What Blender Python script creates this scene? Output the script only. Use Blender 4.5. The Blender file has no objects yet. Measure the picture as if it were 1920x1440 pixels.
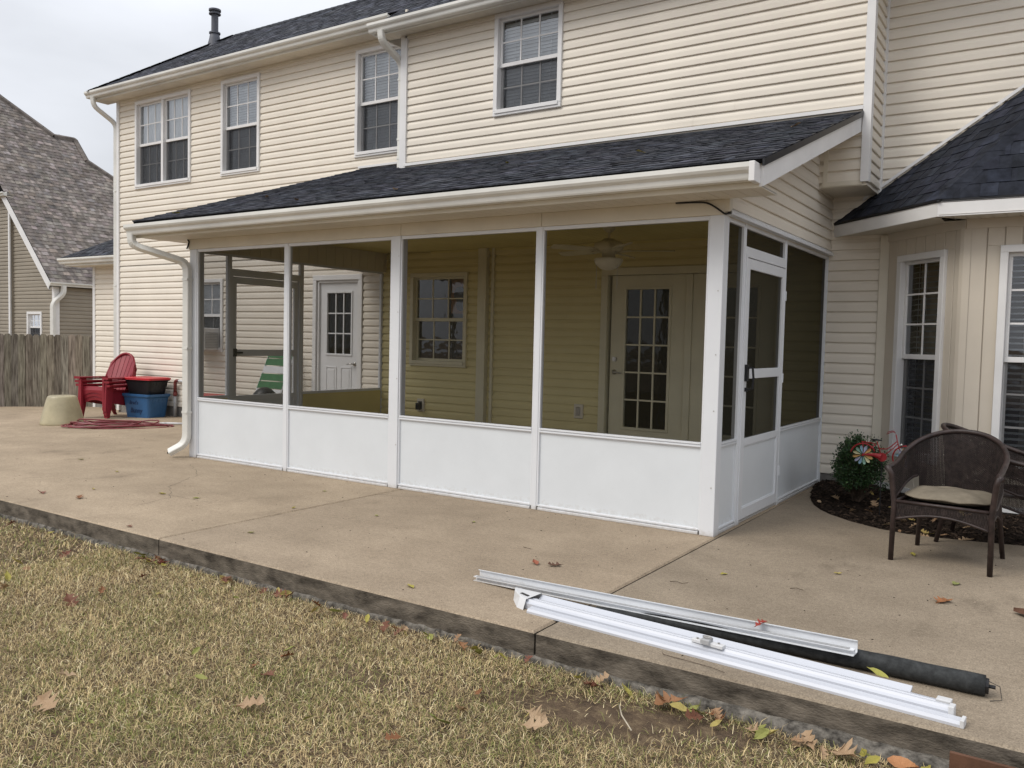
import bpy, math, random
import numpy as np
from mathutils import Vector, Matrix, noise
rnd = random.Random(7)
SC = bpy.context.scene
COL = SC.collection

# ------------------------------------------------------------------ camera
def cam_basis(yaw, pitch, roll):
    cy, sy, cp, sp = math.cos(yaw), math.sin(yaw), math.cos(pitch), math.sin(pitch)
    f = Vector((-sy * cp, cy * cp, sp)); r = Vector((cy, sy, 0)); u = r.cross(f)
    c, s = math.cos(roll), math.sin(roll)
    return c * r + s * u, -s * r + c * u, f
cd = bpy.data.cameras.new('camera'); cam = bpy.data.objects.new('camera', cd); COL.objects.link(cam)
r_, u_, f_ = cam_basis(0.58580, -0.05109, 0.02342)
M = Matrix((r_, u_, -f_)).transposed().to_4x4(); M.translation = Vector((2.0604, -5.7443, 1.3630))
cam.matrix_world = M
cd.sensor_width = 36; cd.lens = 36 * 1576.0 / 1920; cd.clip_start = 0.05; cd.clip_end = 800
SC.camera = cam

# ------------------------------------------------------------------ sky, sun, exposure
SUN_EL, SUN_AZ = math.radians(48), math.radians(212)      # azimuth clockwise from +Y
w = bpy.data.worlds.new('World'); SC.world = w; w.use_nodes = True
nt = w.node_tree; nt.nodes.clear()
N = nt.nodes.new; L = nt.links.new
out = N('ShaderNodeOutputWorld'); bg = N('ShaderNodeBackground')
sky = N('ShaderNodeTexSky'); sky.sky_type = 'NISHITA'; sky.sun_disc = False
sky.sun_elevation = SUN_EL; sky.sun_rotation = SUN_AZ; sky.air_density = 1.5; sky.dust_density = 3
tc = N('ShaderNodeTexCoord'); sep = N('ShaderNodeSeparateXYZ'); L(tc.outputs['Generated'], sep.inputs[0])
mz = N('ShaderNodeMath'); mz.operation = 'MAXIMUM'; L(sep.outputs['Z'], mz.inputs[0]); mz.inputs[1].default_value = 0.0
cie = N('ShaderNodeMath'); cie.operation = 'MULTIPLY_ADD'; L(mz.outputs[0], cie.inputs[0]); cie.inputs[1].default_value = 0.60; cie.inputs[2].default_value = 0.55
mp = N('ShaderNodeMapping'); mp.inputs['Scale'].default_value = (1.6, 1.6, 4.5); L(tc.outputs['Generated'], mp.inputs[0])
cl = N('ShaderNodeTexNoise'); cl.inputs['Scale'].default_value = 1.7; cl.inputs['Detail'].default_value = 5; cl.inputs['Roughness'].default_value = 0.5
L(mp.outputs[0], cl.inputs['Vector'])
cr = N('ShaderNodeMapRange'); cr.inputs['From Min'].default_value = 0.3; cr.inputs['From Max'].default_value = 0.7
cr.inputs['To Min'].default_value = 0.86; cr.inputs['To Max'].default_value = 1.14; L(cl.outputs[0], cr.inputs[0])
mul = N('ShaderNodeMath'); mul.operation = 'MULTIPLY'; L(cie.outputs[0], mul.inputs[0]); L(cr.outputs[0], mul.inputs[1])
cc = N('ShaderNodeVectorMath'); cc.operation = 'SCALE'; cc.inputs[0].default_value = (1.0, 1.03, 1.10); L(mul.outputs[0], cc.inputs['Scale'])
sk = N('ShaderNodeVectorMath'); sk.operation = 'SCALE'; L(sky.outputs[0], sk.inputs[0]); sk.inputs['Scale'].default_value = 0.10
mx = N('ShaderNodeMix'); mx.data_type = 'RGBA'; mx.inputs[0].default_value = 0.93
L(sk.outputs[0], mx.inputs[6]); L(cc.outputs[0], mx.inputs[7]); L(mx.outputs[2], bg.inputs['Color']); bg.inputs['Strength'].default_value = 1.0
L(bg.outputs[0], out.inputs[0])
sd = bpy.data.lights.new('sun', 'SUN'); sd.energy = 1.5; sd.angle = math.radians(28); sd.color = (1.0, 0.95, 0.88)
sun = bpy.data.objects.new('sun', sd); COL.objects.link(sun)
sdir = Vector((math.sin(SUN_AZ) * math.cos(SUN_EL), math.cos(SUN_AZ) * math.cos(SUN_EL), math.sin(SUN_EL)))
sun.rotation_euler = (-sdir).to_track_quat('-Z', 'Y').to_euler()
vs = SC.view_settings; vs.view_transform = 'Standard'; vs.look = 'None'; vs.exposure = 0.26; vs.gamma = 1; vs.use_curve_mapping = False
SC.render.engine = 'CYCLES'
SC.cycles.max_bounces = 5; SC.cycles.diffuse_bounces = 3; SC.cycles.glossy_bounces = 2; SC.cycles.transparent_max_bounces = 12

# ------------------------------------------------------------------ materials
MATS = {}
def mat(name, col, rough=0.6, var=0.08, scale=6.0, bump=0.0, bscale=40.0, spec=0.4, metal=0.0, attr=False, stretch=None, col2=None, sheen=0.0, coat=0.0):
    m = bpy.data.materials.new(name); m.use_nodes = True; MATS[name] = m
    t = m.node_tree; b = t.nodes['Principled BSDF']
    b.inputs['Roughness'].default_value = rough; b.inputs['Specular IOR Level'].default_value = spec; b.inputs['Metallic'].default_value = metal
    if coat: b.inputs['Coat Weight'].default_value = coat
    n = t.nodes.new; l = t.links.new
    tc = n('ShaderNodeTexCoord'); vec = tc.outputs['Object']
    if stretch:
        mp = n('ShaderNodeMapping'); mp.inputs['Scale'].default_value = stretch; l(vec, mp.inputs[0]); vec = mp.outputs[0]
    nz = n('ShaderNodeTexNoise'); nz.inputs['Scale'].default_value = scale; nz.inputs['Detail'].default_value = 6; nz.inputs['Roughness'].default_value = 0.6; l(vec, nz.inputs['Vector'])
    c2 = col2 if col2 else tuple(max(0, c * (1 - 2.2 * var)) for c in col)
    c1 = tuple(min(1, c * (1 + var)) for c in col)
    rp = n('ShaderNodeMapRange'); rp.inputs['From Min'].default_value = 0.33; rp.inputs['From Max'].default_value = 0.67; l(nz.outputs[0], rp.inputs[0])
    mixn = n('ShaderNodeMix'); mixn.data_type = 'RGBA'; mixn.inputs[6].default_value = (*c2, 1); mixn.inputs[7].default_value = (*c1, 1); l(rp.outputs[0], mixn.inputs[0])
    res = mixn.outputs[2]
    if attr:
        a = n('ShaderNodeAttribute'); a.attribute_name = 'Col'
        m2 = n('ShaderNodeMix'); m2.data_type = 'RGBA'; m2.blend_type = 'MULTIPLY'; m2.inputs[0].default_value = 1.0
        l(res, m2.inputs[6]); l(a.outputs['Color'], m2.inputs[7]); res = m2.outputs[2]
    l(res, b.inputs['Base Color'])
    if bump:
        nb = n('ShaderNodeTexNoise'); nb.inputs['Scale'].default_value = bscale; nb.inputs['Detail'].default_value = 4; l(vec, nb.inputs['Vector'])
        bp = n('ShaderNodeBump'); bp.inputs['Strength'].default_value = bump; bp.inputs['Distance'].default_value = 0.01; l(nb.outputs[0], bp.inputs['Height']); l(bp.outputs[0], b.inputs['Normal'])
    return m
SID = (0.775, 0.712, 0.61)
m_siding = mat('vinyl_siding', SID, 0.5, 0.03, 1.3, 0.05, 60, 0.3)
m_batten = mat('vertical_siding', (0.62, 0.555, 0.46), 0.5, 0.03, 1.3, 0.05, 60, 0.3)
m_trim = mat('white_trim', (0.77, 0.76, 0.745), 0.4, 0.03, 3, 0.02, 30, 0.4)
m_cream = mat('cream_trim', (0.71, 0.655, 0.54), 0.45, 0.04, 2, 0.02, 30, 0.4)
m_gutter = mat('gutter_paint', (0.74, 0.73, 0.68), 0.35, 0.07, 1.5, 0.02, 30, 0.5)
m_soffit = mat('soffit_vinyl', (0.70, 0.65, 0.555), 0.5, 0.04, 2, 0, 30, 0.3)
m_sidin = mat('porch_siding_warm_tint', (0.74, 0.645, 0.335), 0.5, 0.03, 1.3, 0.05, 60, 0.3)  # same vinyl as outside; warm bounced light inside the porch is tinted in
m_ceil = mat('porch_ceiling', (0.74, 0.64, 0.28), 0.55, 0.04, 2, 0, 30, 0.3)  # yellow of the bounced porch light put into the ceiling colour
m_alu = mat('white_aluminium', (0.735, 0.75, 0.77), 0.32, 0.015, 2, 0.0, 30, 0.5)
m_alu2 = mat('mill_white_aluminium', (0.53, 0.545, 0.585), 0.35, 0.02, 2, 0.0, 30, 0.5)
m_panel = mat('kick_panel_white', (0.70, 0.73, 0.75), 0.45, 0.015, 3, 0.08, 260, 0.45)
def add_splash(m, h=.10):
    t = m.node_tree; b = t.nodes['Principled BSDF']; n = t.nodes.new; l = t.links.new; src = b.inputs['Base Color'].links[0].from_socket
    tc = n('ShaderNodeTexCoord'); sp = n('ShaderNodeSeparateXYZ'); l(tc.outputs['Object'], sp.inputs[0])
    nz = n('ShaderNodeTexNoise'); nz.inputs['Scale'].default_value = 30; nz.inputs['Detail'].default_value = 6; nz.inputs['Roughness'].default_value = .7; l(tc.outputs['Object'], nz.inputs['Vector'])
    mr = n('ShaderNodeMapRange'); mr.inputs['From Min'].default_value = .0; mr.inputs['From Max'].default_value = h; mr.inputs['To Min'].default_value = .62; mr.inputs['To Max'].default_value = .0; l(sp.outputs['Z'], mr.inputs[0])
    ad = n('ShaderNodeMath'); ad.operation = 'ADD'; l(mr.outputs[0], ad.inputs[0]); l(nz.outputs[0], ad.inputs[1])
    r2 = n('ShaderNodeMapRange'); r2.inputs['From Min'].default_value = .62; r2.inputs['From Max'].default_value = 1.15; r2.inputs['To Max'].default_value = .55; l(ad.outputs[0], r2.inputs[0])
    mx = n('ShaderNodeMix'); mx.data_type = 'RGBA'; l(r2.outputs[0], mx.inputs[0]); l(src, mx.inputs[6]); mx.inputs[7].default_value = (.36, .30, .23, 1); l(mx.outputs[2], b.inputs['Base Color'])
add_splash(m_panel); add_splash(m_alu, .05)
m_shing = mat('asphalt_shingle', (0.058, 0.061, 0.072), 0.95, 0.3, 9, 0.5, 220, 0.15, attr=True)
m_shing2 = mat('asphalt_shingle_new', (0.024, 0.027, 0.037), 0.9, 0.25, 9, 0.5, 220, 0.2, attr=True)
m_shing3 = mat('asphalt_shingle_brown', (0.215, 0.188, 0.168), 0.95, 0.2, 6, 0.4, 120, 0.15, attr=True)
m_black = mat('black_plastic', (0.012, 0.012, 0.014), 0.4, 0.1, 8, 0.03, 60, 0.4)
m_dark = mat('dark_interior', (0.035, 0.033, 0.032), 0.9, 0.1, 2)
m_foot = mat('foundation_block', (0.22, 0.205, 0.185), 0.9, 0.15, 4, 0.4, 60, 0.2)
m_nsid = mat('taupe_siding', (0.30, 0.262, 0.205), 0.6, 0.05, 1.3, 0.05, 60, 0.3)
m_blind = mat('blind_white', (0.86, 0.88, 0.89), 0.5, 0.04, 5)
m_curtain = mat('curtain_white', (0.88, 0.89, 0.88), 0.8, 0.05, 5, stretch=(14, 14, 1))
m_door = mat('door_paint', (0.74, 0.74, 0.74), 0.4, 0.03, 3)
m_doorc = mat('cream_warm_tint', (0.74, 0.69, 0.50), 0.4, 0.03, 3)  # cream joinery, with the warm bounced light under the porch roof tinted in
m_metal = mat('brushed_nickel', (0.55, 0.53, 0.5), 0.3, 0.05, 10, metal=1.0)
m_vent = mat('vent_pipe_grey', (0.10, 0.105, 0.125), 0.55, 0.12, 6)
m_redp = mat('red_resin', (0.26, 0.018, 0.030), 0.42, 0.06, 4, 0.03, 80, 0.4)
m_blue = mat('blue_tote_plastic', (0.035, 0.12, 0.27), 0.35, 0.08, 4, 0.02, 60, 0.45)
m_redlid = mat('red_lid_plastic', (0.50, 0.028, 0.035), 0.35, 0.06, 4)
m_ink = mat('marker_ink', (0.012, 0.03, 0.09), 0.6, 0.05, 10)
m_pot = mat('beige_planter_plastic', (0.44, 0.385, 0.245), 0.38, 0.12, 3, 0.03, 30, 0.45)
m_hose = mat('red_hose', (0.20, 0.028, 0.035), 0.35, 0.1, 12, 0.02, 80, 0.5)
m_hose2 = mat('rusty_red_pipe', (0.17, 0.035, 0.03), 0.6, 0.2, 14, 0.1, 60)
m_pvc = mat('pvc_grey', (0.36, 0.36, 0.36), 0.45, 0.08, 6)
m_fence = mat('weathered_cedar', (0.225, 0.20, 0.165), 0.9, 0.3, 5, 0.5, 30, 0.15, attr=True, stretch=(6, 6, 0.6), col2=(0.085, 0.07, 0.055))
m_wick = mat('brown_wicker', (0.036, 0.025, 0.022), 0.5, 0.3, 30, 0.2, 150, 0.4)
m_wickr = mat('dark_brown_rail', (0.040, 0.026, 0.023), 0.45, 0.25, 20, 0.15, 120, 0.4)
m_cush = mat('taupe_cushion', (0.21, 0.18, 0.135), 0.9, 0.12, 9, 0.25, 320, 0.1)
m_leafg = mat('boxwood_leaf', (1, 1, 1), 0.4, 0.05, 10, attr=True, spec=0.4)
m_twig = mat('twig_bark', (0.09, 0.062, 0.042), 0.9, 0.25, 20)
m_twigp = mat('pale_dry_stem', (0.48, 0.42, 0.32), 0.8, 0.15, 20)
m_mulch = mat('mulch_soil', (0.030, 0.021, 0.016), 0.95, 0.3, 25, 0.8, 60, 0.1)
m_chip = mat('mulch_chip', (1, 1, 1), 0.9, 0.1, 10, attr=True, spec=0.1)
m_leaf = mat('fallen_leaf', (1, 1, 1), 0.6, 0.14, 45, attr=True, spec=0.25)
m_grass = mat('grass_blade', (1, 1, 1), 0.65, 0.02, 8, attr=True, spec=0.2)
m_lip = mat('rough_footing', (0.165, 0.15, 0.128), 0.95, 0.35, 22, 1.0, 55, 0.15)
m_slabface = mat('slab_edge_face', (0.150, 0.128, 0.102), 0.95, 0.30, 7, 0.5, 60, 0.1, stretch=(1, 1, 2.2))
m_plate = mat('brown_board', (0.115, 0.058, 0.036), 0.7, 0.15, 9, 0.15, 60, 0.2)
m_roll = mat('charcoal_screen_roll', (0.034, 0.036, 0.036), 0.75, 0.25, 30, 0.2, 300, 0.3)
m_brush = mat('grey_pile_brush', (0.17, 0.17, 0.24), 0.9, 0.3, 160)
m_red = mat('red_enamel', (0.32, 0.015, 0.02), 0.35, 0.05, 10)
m_petals = {k: mat('petal_' + k, c, 0.4, 0.05, 10) for k, c in dict(cream=(0.62, 0.6, 0.36), blue=(0.27, 0.42, 0.52), orange=(0.55, 0.33, 0.12), green=(0.25, 0.42, 0.33), lilac=(0.40, 0.40, 0.52)).items()}
m_green = mat('green_webbing', (0.045, 0.155, 0.06), 0.7, 0.1, 20, 0.1, 200)
m_white = mat('white_plastic', (0.62, 0.62, 0.62), 0.45, 0.04, 6)
m_fanw = mat('fan_white', (0.66, 0.60, 0.42), 0.4, 0.03, 6)
m_lampg = mat('fan_glass', (0.8, 0.76, 0.62), 0.3, 0.02, 6)
m_orange = mat('orange_cloth', (0.60, 0.27, 0.10), 0.8, 0.1, 5)
m_bluec = mat('dark_blue_cloth', (0.07, 0.09, 0.14), 0.8, 0.1, 8)
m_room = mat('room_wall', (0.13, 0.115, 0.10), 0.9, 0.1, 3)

def screen_mat(name, opac, col):
    m = bpy.data.materials.new(name); m.use_nodes = True; t = m.node_tree; t.nodes.clear()
    o = t.nodes.new('ShaderNodeOutputMaterial'); a = t.nodes.new('ShaderNodeBsdfTransparent'); d = t.nodes.new('ShaderNodeBsdfDiffuse'); x = t.nodes.new('ShaderNodeMixShader')
    d.inputs[0].default_value = (*col, 1)
    lw = t.nodes.new('ShaderNodeLayerWeight'); lw.inputs[0].default_value = 0.5
    mr = t.nodes.new('ShaderNodeMapRange'); mr.inputs['From Min'].default_value = 0.25; mr.inputs['From Max'].default_value = 0.72; mr.inputs['To Min'].default_value = opac; mr.inputs['To Max'].default_value = min(1, opac + 0.62); t.links.new(lw.outputs['Facing'], mr.inputs[0])
    t.links.new(mr.outputs[0], x.inputs[0]); t.links.new(a.outputs[0], x.inputs[1]); t.links.new(d.outputs[0], x.inputs[2]); t.links.new(x.outputs[0], o.inputs[0])
    return m
m_screen = screen_mat('insect_screen_mesh', 0.24, (0.030, 0.028, 0.020))
m_wscreen = screen_mat('window_screen_mesh', 0.38, (0.035, 0.036, 0.040))
def glass_mat(name, tint, boost):
    m = bpy.data.materials.new(name); m.use_nodes = True; t = m.node_tree; t.nodes.clear()
    o = t.nodes.new('ShaderNodeOutputMaterial'); a = t.nodes.new('ShaderNodeBsdfTransparent'); g = t.nodes.new('ShaderNodeBsdfGlossy'); x = t.nodes.new('ShaderNodeMixShader')
    a.inputs[0].default_value = (*tint, 1); g.inputs['Roughness'].default_value = 0.015; g.inputs[0].default_value = (0.95, 0.97, 1, 1)
    fr = t.nodes.new('ShaderNodeFresnel'); fr.inputs[0].default_value = 1.52
    mu = t.nodes.new('ShaderNodeMath'); mu.operation = 'MULTIPLY'; mu.use_clamp = True; mu.inputs[1].default_value = boost; t.links.new(fr.outputs[0], mu.inputs[0])
    nz = t.nodes.new('ShaderNodeTexNoise'); nz.inputs['Scale'].default_value = 1.7
    bp = t.nodes.new('ShaderNodeBump'); bp.inputs['Strength'].default_value = 0.05; bp.inputs['Distance'].default_value = 0.05
    t.links.new(nz.outputs[0], bp.inputs['Height']); t.links.new(bp.outputs[0], g.inputs['Normal'])
    t.links.new(mu.outputs[0], x.inputs[0]); t.links.new(a.outputs[0], x.inputs[1]); t.links.new(g.outputs[0], x.inputs[2]); t.links.new(x.outputs[0], o.inputs[0])
    return m
m_glass = glass_mat('window_glass', (0.93, 0.95, 0.96), 2.9)
m_glassd = glass_mat('door_glass', (0.62, 0.64, 0.64), 0.8)

def concrete_mat(tint=(1, 1, 1)):
    m = bpy.data.materials.new('patio_concrete'); m.use_nodes = True; t = m.node_tree; b = t.nodes['Principled BSDF']; n = t.nodes.new; l = t.links.new
    tc = n('ShaderNodeTexCoord'); v = tc.outputs['Object']
    def nz(s, d=6, r=0.6, st=None):
        x = n('ShaderNodeTexNoise'); x.inputs['Scale'].default_value = s; x.inputs['Detail'].default_value = d; x.inputs['Roughness'].default_value = r
        if st:
            mp = n('ShaderNodeMapping'); mp.inputs['Scale'].default_value = st; l(v, mp.inputs[0]); l(mp.outputs[0], x.inputs['Vector'])
        else: l(v, x.inputs['Vector'])
        return x.outputs[0]
    def ramp(src, a, c0, e, c1):
        r = n('ShaderNodeValToRGB'); r.color_ramp.elements[0].position = a; r.color_ramp.elements[0].color = (*c0, 1); r.color_ramp.elements[1].position = e; r.color_ramp.elements[1].color = (*c1, 1); l(src, r.inputs[0]); return r.outputs[0]
    def mulm(A, B, f=1.0):
        x = n('ShaderNodeMix'); x.data_type = 'RGBA'; x.blend_type = 'MULTIPLY'; x.inputs[0].default_value = f; l(A, x.inputs[6]); l(B, x.inputs[7]); return x.outputs[2]
    base = ramp(nz(0.7, 5, 0.55, (1, 1.8, 1)), 0.32, tuple(a * b for a, b in zip((0.325, 0.262, 0.192), tint)), 0.68, tuple(a * b for a, b in zip((0.425, 0.345, 0.255), tint)))
    base = mulm(base, ramp(nz(3.1, 7, 0.7), 0.30, (0.86, 0.85, 0.84), 0.62, (1.04, 1.04, 1.04)))
    base = mulm(base, ramp(nz(1.6, 8, 0.72, (1, 0.6, 1)), 0.56, (1, 1, 1), 0.76, (0.62, 0.61, 0.60)))
    base = mulm(base, ramp(nz(130, 3, 0.7), 0.34, (0.66, 0.65, 0.64), 0.66, (1.2, 1.19, 1.17))); base = mulm(base, ramp(nz(38, 4, 0.7), 0.34, (0.84, 0.83, 0.82), 0.66, (1.1, 1.1, 1.09)))
    vo = n('ShaderNodeTexVoronoi'); vo.inputs['Scale'].default_value = 26; l(v, vo.inputs['Vector'])
    base = mulm(base, ramp(vo.outputs['Distance'], 0.03, (0.45, 0.42, 0.4), 0.07, (1, 1, 1)), 0.6)
    l(base, b.inputs['Base Color']); b.inputs['Roughness'].default_value = 0.88; b.inputs['Specular IOR Level'].default_value = 0.25
    bp = n('ShaderNodeBump'); bp.inputs['Strength'].default_value = 0.35; bp.inputs['Distance'].default_value = 0.004; l(nz(110, 4), bp.inputs['Height']); l(bp.outputs[0], b.inputs['Normal'])
    return m
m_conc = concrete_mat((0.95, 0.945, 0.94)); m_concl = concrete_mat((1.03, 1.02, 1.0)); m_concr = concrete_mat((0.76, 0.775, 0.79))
def soil_mat():
    m = bpy.data.materials.new('lawn_ground'); m.use_nodes = True; t = m.node_tree; b = t.nodes['Principled BSDF']; n = t.nodes.new; l = t.links.new
    tc = n('ShaderNodeTexCoord'); v = tc.outputs['Object']
    def nz(s, d=6):
        x = n('ShaderNodeTexNoise'); x.inputs['Scale'].default_value = s; x.inputs['Detail'].default_value = d; x.inputs['Roughness'].default_value = 0.65; l(v, x.inputs['Vector']); return x.outputs[0]
    r = n('ShaderNodeValToRGB'); e = r.color_ramp.elements; e[0].position = 0.3; e[0].color = (0.070, 0.050, 0.036, 1); e[1].position = 0.7; e[1].color = (0.21, 0.155, 0.095, 1)
    k = r.color_ramp.elements.new(0.5); k.color = (0.12, 0.085, 0.055, 1)
    l(nz(14, 8), r.inputs[0]); l(r.outputs[0], b.inputs['Base Color']); b.inputs['Roughness'].default_value = 0.95; b.inputs['Specular IOR Level'].default_value = 0.1
    bp = n('ShaderNodeBump'); bp.inputs['Strength'].default_value = 0.8; bp.inputs['Distance'].default_value = 0.02; l(nz(60, 5), bp.inputs['Height']); l(bp.outputs[0], b.inputs['Normal'])
    return m
m_soil = soil_mat()

# ------------------------------------------------------------------ mesh helpers
class MB:
    def __init__(s): s.v = []; s.f = []; s.c = []; s.m = []
    def add(s, vs, fs, col=None):
        b = len(s.v); s.v += [tuple(p) for p in vs]; s.f += [tuple(i + b for i in q) for q in fs]; s.c += [col] * len(fs); return s
    def quad(s, a, b, c, d, col=None): return s.add([a, b, c, d], [(0, 1, 2, 3)], col)
    def box(s, x0, x1, y0, y1, z0, z1, col=None):
        return s.add([(x0, y0, z0), (x1, y0, z0), (x1, y1, z0), (x0, y1, z0), (x0, y0, z1), (x1, y0, z1), (x1, y1, z1), (x0, y1, z1)],
                     [(0, 3, 2, 1), (4, 5, 6, 7), (0, 1, 5, 4), (1, 2, 6, 5), (2, 3, 7, 6), (3, 0, 4, 7)], col)
    def fbox(s, F, a0, a1, z0, z1, n0, n1, col=None, ch=0.0):        # box in a wall frame F: along, height, outwards
        if ch <= 0:
            P = [F(a, z, n) for n in (n0, n1) for z in (z0, z1) for a in (a0, a1)]
            return s.add(P, [(0, 1, 3, 2), (4, 6, 7, 5), (0, 4, 5, 1), (2, 3, 7, 6), (0, 2, 6, 4), (1, 5, 7, 3)], col)
        c = ch
        P = [F(a0, z0, n0), F(a1, z0, n0), F(a1, z1, n0), F(a0, z1, n0), F(a0, z0, n1 - c), F(a1, z0, n1 - c), F(a1, z1, n1 - c), F(a0, z1, n1 - c),
             F(a0 + c, z0 + c, n1), F(a1 - c, z0 + c, n1), F(a1 - c, z1 - c, n1), F(a0 + c, z1 - c, n1)]
        return s.add(P, [(0, 3, 2, 1), (0, 1, 5, 4), (1, 2, 6, 5), (2, 3, 7, 6), (3, 0, 4, 7), (4, 5, 9, 8), (5, 6, 10, 9), (6, 7, 11, 10), (7, 4, 8, 11), (8, 9, 10, 11)], col)
    def tube(s, pts, r, seg=8, cap=True, col=None):
        pts = [Vector(p) for p in pts]; n = len(pts); rs = r if isinstance(r, (list, tuple)) else [r] * n
        vs = []; up = None
        for i, p in enumerate(pts):
            t = (pts[min(i + 1, n - 1)] - pts[max(i - 1, 0)]).normalized()
            if up is None:
                a = Vector((0, 0, 1)) if abs(t.z) < 0.9 else Vector((1, 0, 0)); up = (a - t * a.dot(t)).normalized()
            else:
                up = (up - t * up.dot(t)); up = up.normalized() if up.length > 1e-6 else Vector((1, 0, 0))
            sd = t.cross(up)
            for k in range(seg):
                a = 2 * math.pi * k / seg; vs.append(p + (up * math.cos(a) + sd * math.sin(a)) * rs[i])
        fs = []
        for i in range(n - 1):
            for k in range(seg):
                fs.append((i * seg + k, (i + 1) * seg + k, (i + 1) * seg + (k + 1) % seg, i * seg + (k + 1) % seg))
        if cap: fs.append(tuple(range(seg))); fs.append(tuple((n - 1) * seg + k for k in reversed(range(seg))))
        return s.add(vs, fs, col)
    def rtube(s, pts, w, d, side, cap=True, ridge=0.0):                # rectangular tube; side = width direction
        pts = [Vector(p) for p in pts]; n = len(pts); vs = []; side = Vector(side).normalized()
        prof = [(-1, -1), (-0.8, -1), (0.8, -1), (1, -0.8), (1, 0.8), (0.8, 1), (-0.8, 1), (-1, 0.8)]
        for i, p in enumerate(pts):
            t = (pts[min(i + 1, n - 1)] - pts[max(i - 1, 0)]).normalized()
            sdv = (side - t * side.dot(t)).normalized(); up = t.cross(sdv)
            for a, b in prof: vs.append(p + sdv * a * w / 2 + up * b * d / 2)
        k = len(prof); fs = []
        for i in range(n - 1):
            for j in range(k): fs.append((i * k + j, (i + 1) * k + j, (i + 1) * k + (j + 1) % k, i * k + (j + 1) % k))
        if cap: fs.append(tuple(range(k))); fs.append(tuple((n - 1) * k + j for j in reversed(range(k))))
        return s.add(vs, fs)
    def lathe(s, prof, c=(0, 0, 0), seg=20, axis='z', col=None):
        vs = []; n = len(prof); c = Vector(c)
        for r, h in prof:
            for k in range(seg):
                a = 2 * math.pi * k / seg
                p = Vector((r * math.cos(a), r * math.sin(a), h)) if axis == 'z' else (Vector((r * math.cos(a), h, r * math.sin(a))) if axis == 'y' else Vector((h, r * math.cos(a), r * math.sin(a))))
                vs.append(c + p)
        fs = [(i * seg + k, i * seg + (k + 1) % seg, (i + 1) * seg + (k + 1) % seg, (i + 1) * seg + k) for i in range(n - 1) for k in range(seg)]
        return s.add(vs, fs, col)
    def extrude(s, prof, p0, p1, ax, ay, cap=True):                      # 2D profile (closed) swept p0->p1; ax, ay = profile axes
        p0, p1, ax, ay = Vector(p0), Vector(p1), Vector(ax), Vector(ay); n = len(prof)
        vs = [p + ax * a + ay * b for p in (p0, p1) for a, b in prof]
        fs = [(i, (i + 1) % n, n + (i + 1) % n, n + i) for i in range(n)]
        if cap: fs += [tuple(reversed(range(n))), tuple(range(n, 2 * n))]
        return s.add(vs, fs)

ORG = {}
def link(o, parent=None):
    COL.objects.link(o)
    if parent is not None: o.parent = parent
    return o
def props(o, label=None, cat=None, group=None, kind=None):
    if label: o['label'] = label
    if cat: o['category'] = cat
    if group: o['group'] = group
    if kind: o['kind'] = kind
    return o
def thing(name, label, cat, loc=(0, 0, 0), group=None, kind=None):
    o = bpy.data.objects.new(name, None); o.empty_display_size = 0.1; link(o); o.location = loc; ORG[o.name] = Vector(loc)
    return props(o, label, cat, group, kind)
def mesh_from(name, mb, mats, org=Vector((0, 0, 0)), smooth=False):
    me = bpy.data.meshes.new(name)
    me.from_pydata([(x - org.x, y - org.y, z - org.z) for x, y, z in mb.v], [], mb.f)
    for m in (mats if isinstance(mats, (list, tuple)) else [mats]): me.materials.append(m)
    if any(c is not None for c in mb.c):
        a = me.color_attributes.new('Col', 'FLOAT_COLOR', 'CORNER'); buf = []
        for f, c in zip(mb.f, mb.c):
            c = c or (1, 1, 1); buf += [c[0], c[1], c[2], 1.0] * len(f)
        a.data.foreach_set('color', buf)
    if smooth: me.polygons.foreach_set('use_smooth', [True] * len(me.polygons))
    me.update(); return me
def obj(name, mb, m, parent=None, smooth=False, bevel=0.0, label=None, cat=None, group=None, kind=None, loc=None, auto=False):
    org = ORG.get(parent.name, Vector((0, 0, 0))) if parent else Vector(loc if loc else (0, 0, 0))
    me = mesh_from(name, mb, m, org, smooth); o = bpy.data.objects.new(name, me); link(o, parent); ORG[o.name] = org
    if parent is None: o.location = org
    if bevel:
        b = o.modifiers.new('bevel', 'BEVEL'); b.width = bevel; b.segments = 2; b.limit_method = 'ANGLE'
    return props(o, label, cat, group, kind)
def inst(name, me, loc, rot, parent, scale=1.0):
    o = bpy.data.objects.new(name, me); link(o, parent); org = ORG.get(parent.name, Vector((0, 0, 0))) if parent else Vector((0, 0, 0))
    o.location = Vector(loc) - org; o.rotation_euler = rot; o.scale = (scale,) * 3; ORG[o.name] = org; return o
def copy_tree(o, parent=None):
    c = o.copy(); link(c, parent)
    for ch in o.children: copy_tree(ch, c)
    return c
def frame(P0, u, n):
    P0, u, n = Vector(P0), Vector(u).normalized(), Vector(n).normalized()
    return lambda a, z, o=0.0: Vector((P0.x + u.x * a + n.x * o, P0.y + u.y * a + n.y * o, P0.z + z))
def lerp(a, b, t): return a + (b - a) * t

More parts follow.
